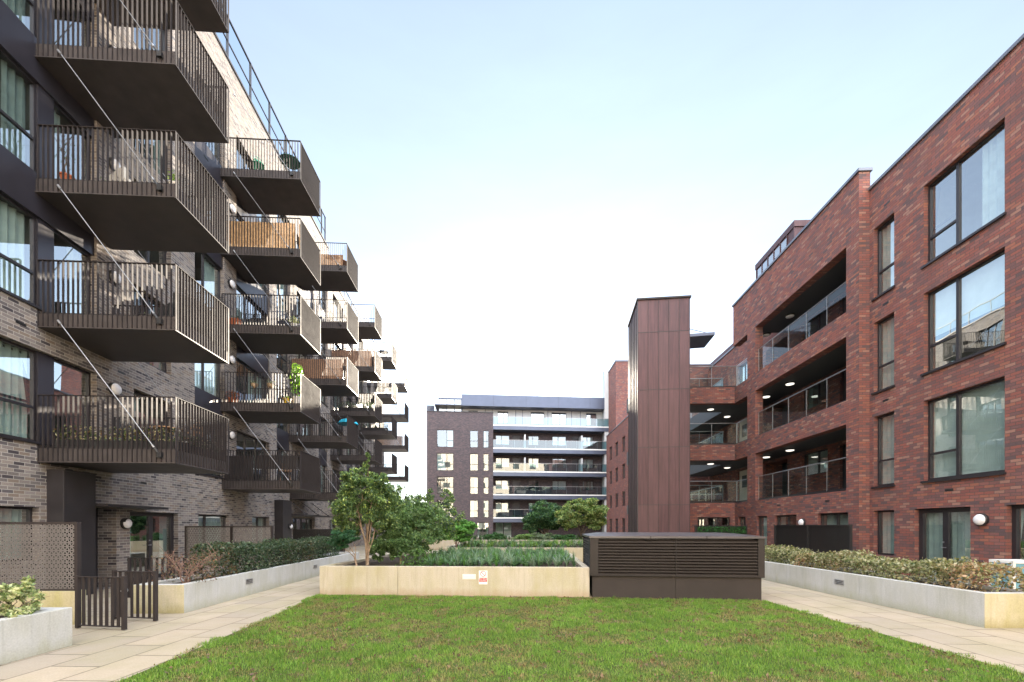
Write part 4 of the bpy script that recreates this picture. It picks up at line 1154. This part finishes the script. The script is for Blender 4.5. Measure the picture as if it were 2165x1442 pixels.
# sign
o = empty('warning_sign', P1i @ Vector((3.93, -.002, .455)), PA, 'small white and red NO BALL GAMES sign on the cream planter', 'sign')
a = MB(); a.box(-.10, .10, -.006, -.001, -.17, .15); a.build('sign_plate', 'sign_white', o)
a = MB()
n = 28
for k in range(n):
    q0, q1 = 2 * math.pi * k / n, 2 * math.pi * (k + 1) / n
    a.q([(math.cos(q0) * .055, -.0075, .075 + math.sin(q0) * .055), (math.cos(q1) * .055, -.0075, .075 + math.sin(q1) * .055), (math.cos(q1) * .068, -.0075, .075 + math.sin(q1) * .068), (math.cos(q0) * .068, -.0075, .075 + math.sin(q0) * .068)], 0, (0, -1, 0))
c, s_ = math.cos(math.radians(-45)), math.sin(math.radians(-45))
a.q([(-.056 * c - .007 * s_, -.0078, .075 - .056 * s_ + .007 * c), (.056 * c - .007 * s_, -.0078, .075 + .056 * s_ + .007 * c), (.056 * c + .007 * s_, -.0078, .075 + .056 * s_ - .007 * c), (-.056 * c + .007 * s_, -.0078, .075 - .056 * s_ - .007 * c)], 0, (0, -1, 0))
a.build('prohibition_ring', 'sign_ring', o)
a = MB(); a.box(-.09, .09, -.0085, -.0062, -.115, -.015); a.build('red_panel', 'red_sign', o)
for txt, z in (('NO BALL', -.057), ('GAMES', -.103)):
    cu = bpy.data.curves.new('lettering', 'FONT'); cu.body = txt; cu.size = .046; cu.align_x = 'CENTER'; cu.materials.append(MATS['sign_white'])
    tmp = bpy.data.objects.new('tmp', cu); COL.objects.link(tmp); bpy.context.view_layer.update()
    me = bpy.data.meshes.new_from_object(tmp.evaluated_get(bpy.context.evaluated_depsgraph_get())); bpy.data.objects.remove(tmp)
    q = bpy.data.objects.new('lettering', me); COL.objects.link(q); q.parent = o; q.location = (0, -.0092, z); q.rotation_euler = (math.pi / 2, 0, 0)

# pierced screens
def screen(loc, rz, panels, z0, z1, mat, label, post='bronze', pw=.05):
    o = empty('privacy_screen', loc, rz, label, 'screen')
    for x0, x1 in panels:
        a = MB(); a.q([(x0, 0, z0), (x1, 0, z0), (x1, 0, z1), (x0, 0, z1)], 0, (0, -1, 0)); a.q([(x0, .003, z0), (x1, .003, z0), (x1, .003, z1), (x0, .003, z1)], 0, (0, 1, 0)); a.build('pierced_panel', mat, o)
        a = MB(); a.box(x0 - pw / 2, x0 + pw / 2, -.01, .06, 0.0, z1 + .01); a.box(x1 - pw / 2, x1 + pw / 2, -.01, .06, 0.0, z1 + .01)
        a.box(x0 + pw / 2, x1 - pw / 2, -.008, .03, z1 - .03, z1 + .008); a.box(x0 + pw / 2, x1 - pw / 2, -.008, .03, z0 - .008, z0 + .03); a.build('post', post, o)
    return o
screen((-8.3, 7.27, 0), 0, [(-2.1, -.55), (-.53, .98)], .56, 1.71, 'mesh_screen', 'bronze metal screen pierced with triangles beside the open gate')
screen((-8.2, 12.6, 0), 0, [(-1.3, .02), (.05, 1.2)], .5, 1.64, 'mesh_screen', 'pierced metal screen between two terraces behind the left hedge')
screen((9.98, 12.72, 0), math.pi / 2 - .04, [(0, 1.95), (1.97, 3.9)], .3, 1.68, 'mesh_fine', 'black finely pierced garden screen in front of the red brick ground floor', 'black_plastic')
o = screen((8.28, 19.5, 0), 0, [(.0, 1.12), (1.15, 2.3)], .3, 1.66, 'mesh_fine', 'dark framed garden screen hung with artificial green hedge', 'black_plastic')
n = 3800; P = np.stack([rng.uniform(.05, 2.25, n), rng.uniform(-.09, -.02, n), rng.uniform(.4, 1.62, n)], 1)
leaf_mesh('artificial_hedge', P, .06, palette(n, ((.03, .14, .03), (.05, .2, .05), (.02, .09, .02))), 'leaf', o)
screen((-9.9, 19.6, 0), 0, [(0, 1.1), (1.12, 2.3)], .3, 1.5, 'mesh_fine', 'dark slatted terrace screen beyond the left hedge', 'black_plastic')

# gate of upright flats standing open, and its fixed side piece
def bars(name, loc, rz, L, h, label, n, cat, spread=1):
    o = empty(name, loc, rz, label, cat)
    a = MB()
    for k in range(n): 
        x = L * k / (n - 1); w = .022 if 0 < k < n - 1 else .032
        a.box(x - .024, x + .024, -.008, .008, .062, h - .012) if k not in (0, n - 1) else a.box(x - .026, x + .026, -.026, .026, .012, h + .012)
    a.build('upright', 'bronze', o)
    for z_ in (h - .012, .048):
        a = MB(); a.box(.03, L - .03, -.02, .02, z_, z_ + .013); a.build('rail', 'bronze', o)
    return o
g_ = bars('garden_gate', (-6.98, 6.96, 0), math.radians(-8), .86, .84, 'low gate of brown metal flats standing open beside the path', 9, 'gate')
a = MB(); a.lathe([(.012, 0), (.012, .06), (.03, .065), (.03, .09)], (.80, .0, .62), 12, 'y'); a.build('latch', 'steel', g_)
bars('fence_panel', (-7.0, 7.62, 0), math.radians(-10), .86, .86, 'low fence piece of brown metal flats between gate and left hedge planter', 8, 'fence')
bars('terrace_railing', (-8.75, 9.9, 0), math.radians(4), 1.55, .92, 'low metal railing in front of the double glazed terrace door', 14, 'railing')

# vent housing
VA = math.radians(-5.9)
VB = empty('vent_housing', (1.85, 9.97, 0), VA, 'large brown metal ventilation housing with horizontal louvres at the lawn edge', 'vent')
a = MB(); a.box(0, 1.852, 0, 2.6, 0, .52); a.box(1.856, 3.70, 0, 2.6, 0, .52); a.build('base', 'vent_base', VB, bevel=.006)
a = MB(); a.box(.08, 3.62, .1, 2.5, .521, 1.36); a.build('core', 'black_plastic', VB)
def louvres(x0, x1, axis, pos, label=None):
    a = MB(); nsl = 12
    for k in range(nsl):
        z = .545 + k * .067
        if axis == 'y': 
            a.q([(x0, pos - .005, z), (x1, pos - .005, z), (x1, pos + .055, z + .058), (x0, pos + .055, z + .058)], 0, (0, -1, 1)); a.box(x0, x1, pos - .012, pos - .004, z - .012, z + .016)
        else:
            a.q([(pos - .005, x0, z), (pos - .005, x1, z), (pos + .055, x1, z + .058), (pos + .055, x0, z + .058)], 0, (-1, 0, 1)); a.box(pos - .012, pos - .004, x0, x1, z - .012, z + .016)
    a.build('louvre_panel', 'vent_metal', VB)
louvres(.14, 1.845, 'y', -.035); louvres(1.865, 3.60, 'y', -.035); louvres(.14, 1.3, 'x', -.035); louvres(1.32, 2.5, 'x', -.035)
a = MB()
a.box(-.055, .135, -.055, .08, .505, 1.37); a.box(3.605, 3.745, -.055, .12, .505, 1.37); a.box(1.847, 1.863, -.05, .02, .52, 1.36); a.box(-.055, .08, 2.505, 2.62, .505, 1.37)
a.box(.136, 3.604, -.05, .06, .508, .530); a.box(-.05, .06, .085, 2.5, .508, .530)
a.build('corner_post', 'vent_metal', VB, bevel=.004)
a = MB()
b0 = [(-.075, -.075), (3.765, -.075), (3.765, 2.66), (-.075, 2.66)]; t0 = [(.28, .75), (3.42, .75), (3.42, 2.0), (.28, 2.0)]
for i in range(4):
    p, q = b0[i], b0[(i + 1) % 4]; r_, s_ = t0[i], t0[(i + 1) % 4]
    a.q([(*p, 1.372), (*q, 1.372), (*q, 1.415), (*p, 1.415)]); a.q([(*p, 1.415), (*q, 1.415), (*s_, 1.475), (*r_, 1.475)])
a.q([(*p, 1.475) for p in t0]); a.q([(*p, 1.372) for p in b0]); a.build('roof', 'vent_roof', VB)
a = MB()
for x in (1.28, 2.5): a.box(x, x + .02, -.082, -.0755, 1.37, 1.418)
a.box(1.18, 1.42, -.079, -.076, 1.35, 1.371); a.build('roof_joint', 'bronze', VB)

# something pale and blue on the terrace at the right edge
o = empty('storage_crate', (9.62, 8.25, 0), -.04, 'white framed crate with blue panels on the terrace at the right hedge end', 'box')
a = MB(); a.box(-.28, .28, -.2, .2, .45, .95, 1)
for x in (-.28, .25): 
    for y in (-.21, .18): a.box(x - .01, x + .04, y, y + .03, 0, .99)
a.box(-.29, .29, -.215, .215, .951, 1.0); a.build('crate_body', ['white_paint', 'crate_blue'], o)

# ================================================================== planting
def hedge(name, loc, rz, L, W, z0, h, n, cols, w, label, leaf=.05, brown=None, var=.10):
    o = empty(name, loc, rz, label, 'hedge')
    u = rng.uniform(0, L, n); v = rng.uniform(-1, 1, n)
    top = h + var * (np.sin(u * 2.3) * .5 + np.sin(u * 5.9 + 1) * .35 + np.sin(u * 11 + v * 3) * .3)
    ends = np.minimum(1, np.minimum(u, L - u) / .35 + .55)
    r = rng.uniform(0, 1, n); shell = rng.uniform(0, 1, n)
    zz = np.where(shell < .5, 1 - rng.uniform(0, 1, n) ** 2 * .3, r)
    vv = np.where((shell >= .5) & (shell < .85), np.sign(v) * (1 - rng.uniform(0, 1, n) ** 2 * .35), v) * W / 2 * (1 + .12 * np.sin(u * 4.1 + zz * 3)) * ends
    P = np.stack([vv, u, z0 + (top * zz) * ends], 1)
    P += rng.normal(size=P.shape) * .025
    c = palette(n, cols, w)
    if brown is not None:
        f = np.clip(np.sin(u * 1.7 + .6) * .5 + np.sin(u * 4.3) * .4 + rng.normal(size=n) * .35 + brown[1] - zz * .4, 0, 1)[:, None]
        c = c * (1 - f) + palette(n, brown[0]) * f
    leaf_mesh('foliage', P, leaf, c, 'leaf', o, .55)
    st = MB()
    for k in range(int(L * 3.2)):
        y = random.uniform(.15, L - .15); x = random.uniform(-W * .3, W * .3)
        st.tube([(x, y, z0 - .02), (x + random.uniform(-.06, .06), y + random.uniform(-.1, .1), z0 + h * .5), (x + random.uniform(-.12, .12), y + random.uniform(-.15, .15), z0 + h * .85)], [.011, .008, .004], 5)
    tag(st.build('branches', 'bark_dark', o), kind='stuff')
    return o
hedge('hedge', (-6.70, 9.35, 0), math.radians(2), 7.4, .74, .47, .70, 16000, ((.032, .062, .032), (.055, .092, .05), (.09, .13, .08), (.16, .18, .12)), (.35, .35, .2, .1),
      'clipped dark green hedge in the left path planter', .065, (((.16, .09, .045), (.10, .06, .035)), -.25))
hedge('hedge', (8.22, 7.15, 0), math.radians(-.7), 7.5, .80, .48, .43, 13500, ((.18, .20, .09), (.33, .33, .18), (.46, .45, .31), (.085, .11, .045)), (.28, .3, .24, .18),
      'low variegated hedge turning brown in the right path planter', .066, (((.38, .22, .13), (.26, .14, .085), (.46, .31, .2)), .08), .13)

def shrub(name, loc, label, blobs, per, leaf, cols, w=None, tips=None, base=(0, 0, 0), r0=.03, bark='bark', sub=10, rsub=.32, aspect=.5, cat='shrub', up=0., wob=.06, dens=1.0):
    o = empty(name, loc, 0, label, cat)
    P = crown_pts(blobs, per * 2.6 * dens, sub * 1.7 * dens, rsub)
    leaf *= 1.2
    c = palette(len(P), cols, w) * 1.8
    # some sprays paler than others
    tone = .75 + .5 * (np.sin(P[:, 0] * 7 + 1.3) * np.sin(P[:, 1] * 6) * np.sin(P[:, 2] * 8 + .5) * .5 + .5)
    c = np.clip(c * tone[:, None], .003, 1)
    if tips: limbs(MBx := MB(), base, tips, r0, r0 * .25, wob, 6).build('trunk', bark, o, smooth=True)
    leaf_mesh('crown', P, leaf, c, 'leaf', o, aspect, up)
    return o
DG = ((.020, .060, .018), (.035, .085, .022), (.06, .12, .03), (.10, .17, .035))
# tall multi-stemmed shrub at the planter end
shrub('multi_stem_tree', (-3.80, 11.35, .62), 'tall multi stemmed evergreen with pale bare trunks in the lawn planter', 
      [((-.40, 0, 1.5), (.55, .5, .55), 2.4), ((.42, .05, 1.85), (.5, .5, .55), 2.3), ((-.1, -.1, 2.15), (.6, .5, .34), 2.0), ((-.62, .1, 1.0), (.36, .4, .34), 1.3), ((.6, .0, 1.3), (.42, .4, .5), 1.6), ((.0, 0, 2.62), (.13, .13, .18), .3), ((.03, 0, 2.85), (.09, .09, .15), .2), ((.1, .35, 1.5), (.7, .35, .6), 1.8), ((0, -.1, 1.3), (.3, .25, .35), .5)],
      40, .062, ((.035, .065, .028), (.060, .10, .038), (.10, .15, .055), (.22, .28, .09)), (.33, .35, .21, .11),
      [(-.45, .05, 1.9), (-.2, -.1, 2.3), (.05, 0, 2.85), (.35, .05, 2.1), (.55, .1, 1.7), (-.5, .15, 1.5), (.2, -.15, 1.8), (.1, .1, 2.4), (-.3, -.1, 1.7)], (0, 0, 0), .024, 'bark', 12, .27, wob=.05, dens=1.05)
shrub('evergreen_shrub', (-3.0, 11.75, .62), 'bushy dark evergreen shrub right of the pale trunks', 
      [((-.2, -.1, 1.15), (.6, .45, .5), 2.8), ((.5, .1, 1.2), (.65, .45, .45), 2.8), ((.2, -.1, .62), (.75, .45, .42), 3.0), ((-.45, -.1, .5), (.4, .35, .4), 1.6), ((.85, .1, .85), (.34, .3, .3), 1.0)], 60, .06, ((.035, .07, .028), (.055, .10, .038), (.09, .145, .055)), None,
      [(-.3, 0, 1.0), (.1, 0, 1.2), (.5, .1, 1.1), (.3, -.1, .8)], (0, 0, 0), .018, 'bark', 14, .26, .34, dens=1.25)
shrub('conifer_shrub', (-4.1, 11.0, .62), 'small spreading dark shrub left of the pale trunks',
      [((-.12, 0, .78), (.42, .35, .16), 1.7), ((-.3, 0, .6), (.28, .28, .14), 1.)], 60, .06, ((.015, .05, .025), (.025, .07, .03)), None, [(-.25, 0, .75), (-.05, .05, .8), (-.4, 0, .62)], (.12, 0, 0), .016, 'bark', 12, .28, .25)
shrub('loose_shrub', (-2.75, 13.6, .62), 'loose airy shrub standing behind the dark evergreen in the lawn planter',
      [((-.4, 0, 1.55), (.65, .5, .6), 1.8), ((.3, 0, 1.4), (.55, .5, .55), 1.5), ((.8, 0, 1.2), (.45, .4, .6), 1.2), ((.75, 0, 2.0), (.28, .25, .25), .35), ((.1, 0, 1.9), (.4, .3, .3), .5)], 24, .068, ((.04, .075, .03), (.07, .11, .04), (.15, .21, .07), (.05, .075, .06)), None,
      [(-.3, 0, 1.6), (.2, 0, 1.7), (.6, 0, 1.5), (.8, 0, 1.2)], (0, 0, 0), .02, 'bark_dark', 12, .3)
shrub('rounded_shrub', (-2.55, 19.9, .62), 'rounded clipped shrub with red stems in the second planter', [((0, 0, .95), (.9, .6, .36), 3.4), ((.1, 0, .55), (.7, .5, .3), 1.6)], 70, .075, ((.05, .13, .035), (.08, .19, .05), (.12, .25, .06)), None, [(-.4, 0, .8), (.2, 0, .9), (.4, 0, .75)], (0, 0, 0), .03, 'twig_red', 14, .22)
shrub('broadleaf_tree', (2.55, 33.0, .62), 'dark spreading tree before the balconies of the end building', [((-.2, 0, 1.9), (1.5, 1.2, .95), 3.2), ((.6, 0, 1.4), (1.2, 1., .8), 2.2), ((-1.0, 0, 1.1), (.8, .8, .6), 1.4)], 70, .13, ((.02, .05, .024), (.032, .075, .034), (.07, .125, .05)), None, [(-.6, 0, 2.2), (.2, 0, 2.5), (.9, 0, 1.9), (-1.1, 0, 1.3)], (0, 0, 0), .08, 'bark_dark', 12, .27, cat='tree')
shrub('broadleaf_tree', (4.95, 31.0, .62), 'olive leaved small tree nearest the copper tower', [((-.9, -.2, 1.7), (.9, .8, .8), 2.2), ((.6, 0, 2.0), (1.2, 1., .9), 3.), ((0, 0, 2.5), (1.1, .9, .5), 1.8), ((1.0, 0, 1.3), (.8, .8, .6), 1.3), ((-.8, -.2, 1.0), (.6, .6, .4), 1.)], 70, .12, ((.085, .14, .045), (.14, .19, .065), (.25, .27, .11), (.05, .09, .035)), None, [(-.9, 0, 1.9), (.1, 0, 2.7), (.9, 0, 2.2), (1.2, 0, 1.5)], (0, 0, 0), .07, 'bark_dark', 13, .26, cat='tree')
for i, (x, y, w_, h_, lb, cl) in enumerate(((-1.3, 30.4, .75, .5, 'low dark green bush at the left end of the far planter', 0), (1.0, 30.3, .9, .45, 'low pale green bush left of the dark tree', 1), (2.2, 30.2, 1.0, .5, 'low grey green bush under the dark tree', 2), (3.6, 30.1, 1.0, .42, 'low green bush under the olive tree', 0), (-4.3, 30.5, .9, .8, 'bush at the far left of the far planter', 1))):
    cs = (((.02, .06, .02), (.04, .09, .03)), ((.08, .14, .05), (.13, .19, .07)), ((.07, .10, .06), (.11, .14, .09)))[cl]
    shrub('garden_shrub', (x, y, .62), lb, [((0, 0, h_ * .5), (w_, .6, h_ * .55), 2.4)], 60, .09, cs, None, None, sub=12, rsub=.3)
# foreground shrub at the left edge
shrub('garden_shrub', (-6.36, 5.52, .47), 'small variegated shrub in the left foreground planter', [((-.12, 0, .3), (.22, .2, .2), 1.), ((.14, .05, .33), (.16, .16, .22), .9), ((-.3, 0, .22), (.18, .2, .16), .8), ((.0, -.1, .1), (.3, .2, .08), .6)], 16, .05, ((.13, .17, .08), (.24, .27, .14), (.08, .11, .045), (.34, .35, .22)), None,
      [(-.15, 0, .42), (.05, 0, .35), (.18, .05, .48), (-.32, 0, .32), (.25, .1, .3)], (0, 0, 0), .008, 'bark_dark', 11, .3)
# bare twiggy shrub at the near end of the hedge
o = empty('bare_shrub', (-6.55, 8.72, .47), 0, 'nearly bare pinkish shrub at the near end of the left hedge', 'shrub')
limbs(MBx := MB(), (0, 0, 0), [(-.42, 0, .62), (-.25, .1, .52), (.1, .1, .6), (.4, .05, .55), (.55, .15, .68), (-.1, -.1, .4), (.3, -.1, .38), (-.55, .1, .42)], .014, .004, .09, 5).build('stem_cluster', 'twig_red', o)
tw = MB()
for _ in range(260):
    p = Vector((random.uniform(-.6, .6), random.uniform(-.2, .3), random.uniform(.08, .6)))
    d = Vector((random.uniform(-.12, .12), random.uniform(-.1, .1), random.uniform(-.02, .14)))
    tw.tube([p, p + d * .6 + Vector((0, 0, .01)), p + d], [.003, .0025, .0012], 3, 0, False)
tag(tw.build('twigs', 'twig_red', o), kind='stuff')
leaf_mesh('dry_leaves', np.stack([rng.uniform(-.6, .6, 420), rng.uniform(-.2, .3, 420), rng.uniform(.05, .6, 420)], 1), .045, palette(420, ((.24, .14, .08), (.18, .09, .06), (.2, .17, .10), (.08, .1, .05))), 'leaf', o)

# strappy grasses in the planters
def strappy(name, loc, rz, x0, x1, y0, y1, z, n, hl, cols, label, w=.012, avoid=None, tuft=26):
    nt = n // tuft
    cx = rng.uniform(x0, x1, nt); cy = rng.uniform(y0, y1, nt)
    X = np.repeat(cx, tuft); Y = np.repeat(cy, tuft); m_ = len(X)
    th = rng.uniform(0, 2 * np.pi, m_); lean = rng.uniform(.1, 1.0, m_); hh = hl * rng.uniform(.5, 1.15, m_) * np.repeat(rng.uniform(.7, 1.2, nt), tuft)
    dx, dy = np.cos(th), np.sin(th)
    ww = w * rng.uniform(.6, 1.3, m_)
    V = np.empty((m_, 7, 3)); 
    for k, f in enumerate((0, .45, .8)):
        r = hh * lean * f * f * .9; zz = z + hh * (f - .45 * lean * f * f)
        px, py = X + dx * r, Y + dy * r; wk = ww * (1 - f * .55)
        V[:, 2 * k] = np.stack([px - dy * wk, py + dx * wk, zz], 1); V[:, 2 * k + 1] = np.stack([px + dy * wk, py - dx * wk, zz], 1)
    r = hh * lean * .9; V[:, 6] = np.stack([X + dx * r, Y + dy * r, z + hh * (1 - .5 * lean)], 1)
    i = np.arange(m_)[:, None] * 7
    T = np.concatenate([i + np.array(t_) for t_ in ([0, 1, 3], [0, 3, 2], [2, 3, 5], [2, 5, 4], [4, 5, 6])], 1).reshape(-1, 3)
    c = palette(nt, cols); c = np.repeat(c, tuft, axis=0) * rng.uniform(.75, 1.25, (m_, 1))
    o = raw_mesh(name, V.reshape(-1, 3), T, np.repeat(np.clip(c, .003, 1), 7, axis=0), 'blade', None, loc)
    o.rotation_euler[2] = rz
    return tag(o, label, 'grass', None, 'stuff')
GB = ((.09, .17, .09), (.13, .22, .14), (.19, .27, .21), (.10, .23, .06))
strappy('ornamental_grass', (-4.6, 10.34, 0), PA, 2.15, 6.1, .35, 5.2, .62, 12000, .37, GB, 'arching blue green grasses filling the lawn planter')
strappy('ornamental_grass', (-2.95, 18.9, 0), 0, .6, 8.3, .3, 5.0, .63, 8000, .38, ((.10, .19, .09), (.16, .27, .07), (.17, .22, .16)), 'grasses filling the second planter', .016)
strappy('ornamental_grass', (-6.5, 29.6, 0), 0, .4, 14.5, .3, 3, .63, 3500, .45, ((.05, .10, .04), (.08, .13, .06)), 'ground cover along the far planter', .02)
n = 900; P = np.stack([rng.uniform(1.7, 2.6, n), rng.uniform(.3, 2.0, n), .62 + .42 * rng.uniform(0, 1, n) ** 1.3], 1)
o = leaf_mesh('garden_shrub', P, .06, palette(n, ((.07, .16, .03), (.11, .22, .05), (.05, .11, .03))), 'leaf', None, .45, .3, loc=(-4.6, 10.34, 0)); o.rotation_euler[2] = PA
tag(o, 'fresh light green low plant at the foot of the dark evergreen', 'shrub')

# lawn blades and litter
def inside(x, y):
    c = np.zeros(len(x), bool); q = LAWN
    for (x0, y0), (x1, y1) in zip(q, q[1:] + q[:1]):
        cond = ((y0 > y) != (y1 > y)) & (x < (x1 - x0) * (y - y0) / (y1 - y0 + 1e-9) + x0); c ^= cond
    return c
grid = rng.uniform(0, 1, (64, 64))
def vnoise(x, y, s):
    x = x * s + 7.3; y = y * s + 3.1
    xi, yi = np.floor(x).astype(int), np.floor(y).astype(int); fx, fy = x - xi, y - yi
    fx = fx * fx * (3 - 2 * fx); fy = fy * fy * (3 - 2 * fy)
    g_ = lambda a, b: grid[a % 64, b % 64]
    return (g_(xi, yi) * (1 - fx) + g_(xi + 1, yi) * fx) * (1 - fy) + (g_(xi, yi + 1) * (1 - fx) + g_(xi + 1, yi + 1) * fx) * fy
n = 330000
x = rng.uniform(-4.7, 5.9, n); y = 3.6 + 6.75 * rng.uniform(0, 1, n) ** 1.15
jx = (vnoise(x, y, 7) - .5) * .16 + (vnoise(x, y + 3, 2.) - .5) * .14
ok = inside(x + jx, y + jx * .5)
pt = .30 * vnoise(x, y, 1.1) + .40 * vnoise(x + 9, y, 3.1) + .40 * vnoise(x, y + 5, 8)
ok &= rng.uniform(0, 1, n) < np.clip(1.75 - 1.7 * pt, .18, 1)
x, y, pt = x[ok], y[ok], pt[ok]; n = len(x)
far = np.clip((y - 4) / 6, 0, 1)
hh = rng.uniform(.022, .058, n) * np.clip(1.5 - pt, .55, 1.2) * (.55 + 1.0 * vnoise(x, y, 8.)); th = rng.uniform(0, 2 * np.pi, n); ln = rng.uniform(.1, .9, n)
ww = .0024 + .0022 * far + rng.uniform(0, .001, n)
V = np.empty((n, 3, 3)); dx, dy = np.cos(th), np.sin(th)
V[:, 0] = np.stack([x - dy * ww, y + dx * ww, np.full(n, .006)], 1); V[:, 1] = np.stack([x + dy * ww, y - dx * ww, np.full(n, .006)], 1)
V[:, 2] = np.stack([x + dx * hh * ln, y + dy * hh * ln, .006 + hh * (1 - .35 * ln)], 1)
c = palette(n, ((.13, .255, .035), (.185, .32, .05), (.30, .39, .095), (.085, .16, .04)), (.36, .34, .15, .15), .2)
dry = np.clip((pt - .53) * 4.2 + (vnoise(x, y, 6.) - .5) * .9 + rng.normal(size=n) * .25, 0, 1)[:, None]
c = c * (1 - dry) + palette(n, ((.36, .29, .14), (.27, .24, .10), (.30, .20, .12))) * dry
c = c * (.74 + .5 * (.4 * vnoise(x + 3, y + 8, .9) + .6 * vnoise(x + 1, y + 2, 4.5)))[:, None]
tag(raw_mesh('grass', V.reshape(-1, 3), np.arange(n * 3).reshape(n, 3), np.repeat(c, 3, axis=0), 'blade'), 'bright green worn lawn grass', 'grass', None, 'stuff')
n = 5200; x = rng.uniform(-4.4, 5.7, n); y = rng.uniform(3.6, 10.2, n)
pt = .30 * vnoise(x, y, 1.1) + .40 * vnoise(x + 9, y, 3.1) + .40 * vnoise(x, y + 5, 8)
ok = inside(x, y) & (pt > .50)
P = np.stack([x[ok], y[ok], np.full(ok.sum(), .018) + rng.uniform(0, .018, ok.sum())], 1)
tag(leaf_mesh('fallen_leaves', P, .045, palette(len(P), ((.17, .10, .06), (.11, .075, .05), (.22, .15, .09))), 'leaf', None, .6, -.0), 'brown scraps of dead leaf lying in the lawn', 'leaves', None, 'stuff')

# ================================================================== camera, sky, sun
cam = bpy.data.cameras.new('camera'); co = bpy.data.objects.new('camera', cam); COL.objects.link(co)
co.location = (0, 0, H); co.rotation_euler = (math.pi / 2, 0, 0)
cam.sensor_width = 36; cam.lens = F / 2165 * 36
cam.shift_y = (Y0 - 721) / 2165
cam.clip_start = .05; cam.clip_end = 6000
sc.camera = co
SUN_EL, SUN_AZ = math.radians(17.5), math.radians(5.2)     # azimuth measured from +Y towards +X
w = bpy.data.worlds.new('World'); sc.world = w; w.use_nodes = True
nt = w.node_tree; bg = nt.nodes['Background']
sky = nt.nodes.new('ShaderNodeTexSky'); sky.sky_type = 'NISHITA'; sky.sun_disc = False
sky.sun_elevation = SUN_EL; sky.sun_rotation = SUN_AZ
sky.air_density = 1.0; sky.dust_density = .12; sky.ozone_density = 2.2; sky.altitude = 20
g = NT(nt)                    # thin high haze: paler than a clean blue sky, faintly uneven
tc = g.n('ShaderNodeTexCoord'); mp = g.n('ShaderNodeMapping'); mp.inputs['Scale'].default_value = (1.2, 1.2, 5); g.l(tc.outputs['Generated'], mp.inputs[0])
wisp = g.rng(g.noise(mp.outputs[0], 1.6, 6, .6), .35, .75, .0, .22)
hs = g.n('ShaderNodeHueSaturation'); hs.inputs['Saturation'].default_value = .66; g.l(sky.outputs[0], hs.inputs['Color'])
veil = g.mix(wisp, hs.outputs[0], (1.3, 1.36, 1.42))
# a bank of bright sunlit cloud added unseen overhead and behind, as fill light
nrm = g.n('ShaderNodeVectorMath', operation='DOT_PRODUCT'); g.l(tc.outputs['Generated'], nrm.inputs[0]); nrm.inputs[1].default_value = (0, -.70, .71)
cn_ = g.noise(tc.outputs['Generated'], 2.3, 6, .6)
fill_bank = g.rng(g.m('ADD', nrm.outputs['Value'], g.m('MULTIPLY', g.m('SUBTRACT', cn_, .5), .16)), .23, .46)
fill_cloud = g.mix(g.rng(cn_, .3, .7), (10, 10.6, 12), (13, 13.4, 14))
nt.links.new(g.mix(fill_bank, veil, fill_cloud), bg.inputs[0]); bg.inputs[1].default_value = .050
sun = bpy.data.lights.new('sun', 'SUN'); so = bpy.data.objects.new('sun', sun); COL.objects.link(so)
sun.energy = 4.0; sun.angle = math.radians(.5); sun.color = (1, .87, .70)
d = Vector((math.sin(SUN_AZ) * math.cos(SUN_EL), math.cos(SUN_AZ) * math.cos(SUN_EL), math.sin(SUN_EL)))
so.rotation_euler = d.to_track_quat('Z', 'Y').to_euler(); so.location = d * 80
sc.view_settings.view_transform = 'Standard'; sc.view_settings.look = 'None'
sc.view_settings.exposure = 3.0; sc.view_settings.gamma = 1
sc.render.engine = 'CYCLES'
cy = sc.cycles
cy.use_denoising = True
cy.max_bounces = 8; cy.diffuse_bounces = 4; cy.glossy_bounces = 4; cy.transparent_max_bounces = 24; cy.transmission_bounces = 4
cy.sample_clamp_indirect = 6; cy.caustics_reflective = False; cy.caustics_refractive = False
